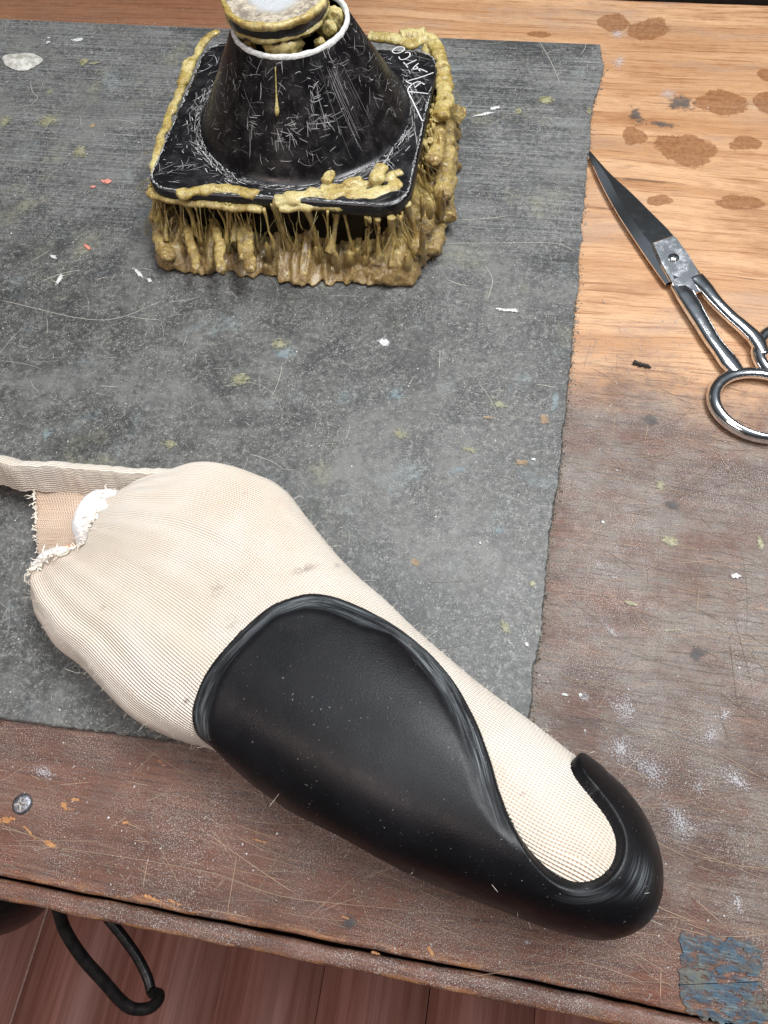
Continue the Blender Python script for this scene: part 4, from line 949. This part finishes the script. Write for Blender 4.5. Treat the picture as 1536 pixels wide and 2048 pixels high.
# sock flap: a loose tongue of the knit folded back to the left
def flap():
    n, m = 220, 70; V = np.zeros((n, m, 3)); rib = np.zeros((n, m)); axl = np.zeros((n, m))
    xs = np.linspace(-160, 352, n)
    for i, x in enumerate(xs):
        ytop = np.interp(x, [-160, 0, 30, 75, 200, 300, 352], [905, 917, 922, 926, 934, 940, 944])+5*fbm((x*.014, 0, 0))+2*fbm((x*.06, 2, 0))
        ridge = U(x, ytop+8, .030); 
        for j in range(m):
            v = j/(m-1)                         # back foot -> ridge -> front
            if v < .45:
                t_ = v/.45; p = ridge+np.array([0, .012*(1-t_), 0]); z = ZM+.0004+(.030-ZM)*math.sin(t_*math.pi/2)**.7
            else:
                t_ = (v-.45)/.55
                dep = np.interp(x, [-160, 75, 200, 352], [.0050, .0058, .0055, .003])+.0008*fbm((x*.03, 3, 0))
                p = ridge-np.array([0, dep*t_, 0]); z = .030-.0145*t_**1.6+.0016*fbm((x*.012, v*2, 3), 3)
            V[i, j] = (p[0], p[1], z); rib[i, j] = v*26; axl[i, j] = x*.0003
    return mesh('flap_fold', V.reshape(-1, 3), gridfaces(n, m), M_sock, sock, True, {'rib': rib, 'axial': axl, 'spot': np.zeros(n*m)})
flap()
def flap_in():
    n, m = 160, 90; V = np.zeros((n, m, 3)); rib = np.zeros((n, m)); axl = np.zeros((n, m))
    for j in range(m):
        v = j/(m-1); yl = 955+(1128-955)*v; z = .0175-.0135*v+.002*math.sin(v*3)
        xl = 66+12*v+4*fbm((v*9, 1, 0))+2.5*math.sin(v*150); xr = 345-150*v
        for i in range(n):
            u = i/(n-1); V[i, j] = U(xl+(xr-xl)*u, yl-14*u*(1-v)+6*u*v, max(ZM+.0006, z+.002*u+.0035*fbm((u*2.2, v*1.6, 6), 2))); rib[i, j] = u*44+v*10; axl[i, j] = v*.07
    return mesh('flap_inside', V.reshape(-1, 3), gridfaces(n, m), M_sockshade, sock, True, {'rib': rib, 'axial': axl, 'spot': np.zeros(n*m)})
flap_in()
# frayed threads at the cut ends
fr = Bag()
edge = np.concatenate([SV[0, ::-1][30:], SV[-1, :60]])
for i in range(240):
    p = edge[rng.integers(0, len(edge))].copy(); a = rng.uniform(1.9, 4.4); L = rng.gamma(2, .0014); P = []
    for q in range(6):
        P.append(p+np.array([0, 0, .0004+.0010*math.sin(q*.6)])); a += rng.normal(0, .6); p = p+np.array([math.cos(a), math.sin(a), rng.normal(0, .25)])*L/5
    V, Fc = tube(P, rng.uniform(.00016, .00034), 5); fr.add(V, Fc)
for i in range(120):
    v = rng.random(); p = U(68+12*v, 965+160*v, .0165-.0125*v+.001); a = rng.uniform(2.4, 3.9); L = rng.gamma(2, .0009); P = []
    for q in range(5):
        P.append(p.copy()); a += rng.normal(0, .7); p = p+np.array([math.cos(a), math.sin(a), rng.normal(0, .3)])*L/4
    V, Fc = tube(P, rng.uniform(.00015, .0003), 5); fr.add(V, Fc)
M_thread = plain('cotton_thread', (.82, .74, .64), .9)
o = fr.build('frayed_threads', M_thread, sock); tag(o, kind='stuff')
# fuzz standing off the knit
fz = Bag()
for i in range(2600):
    k, j = rng.integers(0, NW), rng.integers(20, 72); p = SV[k, j].copy(); nv = Nrm[k, j]; tv = rng.normal(0, 1, 3); L = rng.gamma(2, .0006)
    fz.strip([p, p+nv*L*.5+tv*L*.25, p+nv*L*.7+tv*L*.6], .00008, up=rng.normal(0, 1, 3), taper=False)
o = fz.build('fuzz', M_thread, sock, False); tag(o, kind='stuff')

# ---- orthosis: outline picked in the photo, dropped on the foot, unrolled, and raised as a shell
bv = BVHTree.FromPolygons([tuple(v) for v in FV.reshape(-1, 3)], [tuple(f) for f in gridfaces(NW, NPH)])
QPf = QP.reshape(-1, 2)
def drop(px, py):
    d = R@np.array([px-768., py-1024., F]); d /= np.linalg.norm(d)
    loc, nrm, idx, dist = bv.ray_cast(Vector((0, 0, CAMH)), Vector(d))
    if loc is None: return None
    i, j = divmod(idx, NPH-1)
    # bilinear-ish: nearest of the cell's four corners weighted
    ids = [i*NPH+j, (i+1)*NPH+j, (i+1)*NPH+j+1, i*NPH+j+1]; wt = np.array([1/(1e-6+np.linalg.norm(FV.reshape(-1, 3)[q]-np.array(loc))**2) for q in ids]); wt /= wt.sum()
    return (QPf[ids]*wt[:, None]).sum(0)
vis = [(391, 1466), (385, 1425), (400, 1370), (432, 1318), (480, 1265), (535, 1216), (580, 1196), (628, 1187), (685, 1200), (745, 1227), (805, 1264), (862, 1312), (912, 1372), (950, 1440), (976, 1505), (1000, 1585), (1022, 1640), (1052, 1692), (1092, 1735), (1135, 1762), (1180, 1764), (1214, 1744), (1232, 1708), (1230, 1668), (1202, 1620), (1165, 1575), (1143, 1545), (1141, 1528), (1150, 1517), (1165, 1518)]
vd = [drop(*p) for p in cr(vis, 260)]
vd = np.array([v for v in vd if v is not None])
jl = int(NPH*.60)
def idx_out(px): return int(np.argmin(np.linalg.norm(OUT-np.array(px), axis=1)))
ia, ib = idx_out((1205, 1560)), idx_out((452, 1522))
_fj = np.interp(np.arange(NW), [ia, ia+30, idx_out((860, 1755)), idx_out((800, 1735)), idx_out((660, 1660)), idx_out((600, 1625)), ib-25, ib], [.47, .60, .60, .52, .52, .60, .60, .50])
_fj = np.convolve(np.pad(_fj, 15, 'edge'), np.ones(31)/31, 'valid')
hid = np.array([QP[i, int(NPH*_fj[i])] for i in range(ia, ib, 3)])
poly = np.concatenate([vd, hid])
def smooth_closed(P, n, k):
    P = resample(np.concatenate([P, P[:1]]), n, True)
    for _ in range(k): P = .25*np.roll(P, 1, 0)+.5*P+.25*np.roll(P, -1, 0)
    return P
poly = smooth_closed(poly, 900, 30)
pn = np.roll(poly, -1, 0); seg = pn-poly; plen = np.concatenate([[0], np.cumsum(np.linalg.norm(seg, axis=1))])
nvis = None
def sdf(Q):
    Q = Q.reshape(-1, 2); D = np.full(len(Q), 9.); AL = np.zeros(len(Q)); ins = np.zeros(len(Q), bool)
    for c0 in range(0, len(Q), 4000):
        q = Q[c0:c0+4000]; w_ = q[:, None]-poly[None]; tt = np.clip((w_*seg[None]).sum(-1)/((seg**2).sum(-1)[None]+1e-15), 0, 1)
        dd = np.linalg.norm(w_-tt[..., None]*seg[None], axis=-1); k = dd.argmin(1); D[c0:c0+4000] = dd[np.arange(len(q)), k]; AL[c0:c0+4000] = plen[k]+tt[np.arange(len(q)), k]*np.linalg.norm(seg[k], axis=1)
        y0, y1 = poly[None, :, 1], pn[None, :, 1]; cross = ((y0 > q[:, 1:]) != (y1 > q[:, 1:])) & (q[:, :1] < (pn[None, :, 0]-poly[None, :, 0])*(q[:, 1:]-y0)/(y1-y0+1e-15)+poly[None, :, 0]); ins[c0:c0+4000] = cross.sum(1) % 2 == 1
    return np.where(ins, D, -D), AL
# fine grid of the foot for the shell
def up2(A, n1, n2):
    a = np.linspace(0, A.shape[0]-1, n1); i0 = np.minimum(a.astype(int), A.shape[0]-2); f = (a-i0)[:, None, None]; B_ = A[i0]*(1-f)+A[i0+1]*f
    b = np.linspace(0, A.shape[1]-1, n2); j0 = np.minimum(b.astype(int), A.shape[1]-2); g = (b-j0)[None, :, None]; return B_[:, j0]*(1-g)+B_[:, j0+1]*g
n1, n2 = 1100, 240
GV, GN, GQ = up2(FV, n1, n2), up2(Nrm, n1, n2), up2(QP, n1, n2)
sd, al = sdf(GQ); sd = sd.reshape(n1, n2); al = al.reshape(n1, n2)
GI = PRJ(GV)
# ground bevel: wide along the free upper edge, narrow elsewhere
key = [(400, 1480, .0080), (392, 1420, .0095), (440, 1320, .0075), (540, 1225, .0070), (628, 1195, .0090), (740, 1230, .0105), (800, 1262, .0085), (860, 1320, .0110), (950, 1450, .0085), (1000, 1585, .0075), (1030, 1650, .0045), (1060, 1700, .0012), (1180, 1762, .0016), (1232, 1700, .0016), (1160, 1570, .0012)]
kp = np.array([drop(a+ (6 if a < 500 else 0), b) if drop(a, b) is not None else (0, 0) for a, b, _ in key]); _, kal = sdf(kp)
od = np.argsort(kal); bw_poly = lambda x: np.interp(x, kal[od], np.array([k[2] for k in key])[od])
BW = bw_poly(al); hidden_al = (al > kal.max()+.004); BW = np.where(hidden_al, .0012, BW)
dd = np.clip(sd, 0, None)
T0, T1 = .0010, .0036
rnd = np.sqrt(np.clip(1-(1-np.clip(dd/.0011, 0, 1))**2, 0, 1))
wide = np.clip((BW-.0015)/.004, 0, 1)
slope = np.clip((dd-.0004)/np.maximum(BW*1.25, .001), 0, 1); slope = slope*(1.6-.6*slope**2)*.5+.5*(slope*slope*(3-2*slope))
thick = rnd*(T0*wide+T1*(1-wide)) + wide*(T1-T0)*slope
lipmask = np.exp(-((GI[..., 0]-1150)/170)**2-((GI[..., 1]-1640)/190)**2)
thick += lipmask*.0010*np.sqrt(np.clip(1-(1-np.clip(dd/.006, 0, 1))**2, 0, 1))
thick = np.where(sd > 0, thick, -.0004)
bev = np.where(sd > 0, wide*np.clip((BW*1.0-dd)/.0030, 0, 1)*np.clip((dd-.0010)/.0016, 0, 1), 0)
rub = np.exp(-((GI[..., 0]-1262)/16)**2-((GI[..., 1]-1750)/26)**2)*.9+np.exp(-((GI[..., 0]-1190)/60)**2-((GI[..., 1]-1775)/10)**2)*.35
bev = np.maximum(bev, np.where(sd > 0, rub, 0))
GV2 = GV+GN*thick[:, :, None]
fa = gridfaces(n1, n2); sdm = sd.reshape(-1)
keep = (sdm[fa] > -.00015).any(1)
# pull the outermost vertices onto the cut line so the edge is clean
fa = fa[keep]; used = np.unique(fa); remap = -np.ones(n1*n2, int); remap[used] = np.arange(len(used))
VV = GV2.reshape(-1, 3)[used]
orth = empty('foot_orthosis', (S3[450, 0], S3[450, 1], ZM)); tag(orth, 'black moulded foot orthosis with hooked heel cup on the sock', 'orthosis')
mesh('shell', VV, remap[fa], M_shell, orth, True, {'bevel': bev.reshape(-1)[used], 'along': al.reshape(-1)[used], 'across': sd.reshape(-1)[used]})

# ================================================================ iron things hanging under the bench front
hk = empty('bent_iron_rod', (U(115, 1812, -.05)[0], .0, -.06)); tag(hk, 'bent black iron rod looped below the bench front', 'rod')
P1 = [U(a, b, z) for a, b, z in [(80, 1755, -.06), (112, 1808, -.07), (130, 1860, -.08), (165, 1915, -.09), (205, 1960, -.10), (240, 2000, -.11), (265, 2017, -.115), (295, 2017, -.12), (314, 2004, -.125), (318, 1990, -.13), (305, 1986, -.135)]]
V, Fc = tube(cr(P1, 90), .0029, 14); mesh('front_rod', V, Fc, M_dark, hk)
P2 = [U(a, b, z) for a, b, z in [(180, 1790, -.12), (212, 1832, -.125), (245, 1872, -.13), (275, 1915, -.135), (295, 1955, -.138), (303, 1985, -.138)]]
V, Fc = tube(cr(P2, 60), .0027, 12); mesh('rear_rod', V, Fc, M_dark, hk)
bk = U(12, 1796, -.10)
bm = bmesh.new(); bmesh.ops.create_uvsphere(bm, u_segments=40, v_segments=24, radius=1)
for v in bm.verts: v.co = Vector((bk[0]-.012+v.co.x*.034*(1+.1*v.co.y), bk[1]+.004+v.co.y*.024, -.095+max(-1, min(1, v.co.z*1.4))*.03))
tag(from_bm('clamp_body', bm, M_dark), 'black rounded clamp body under the bench corner', 'clamp')
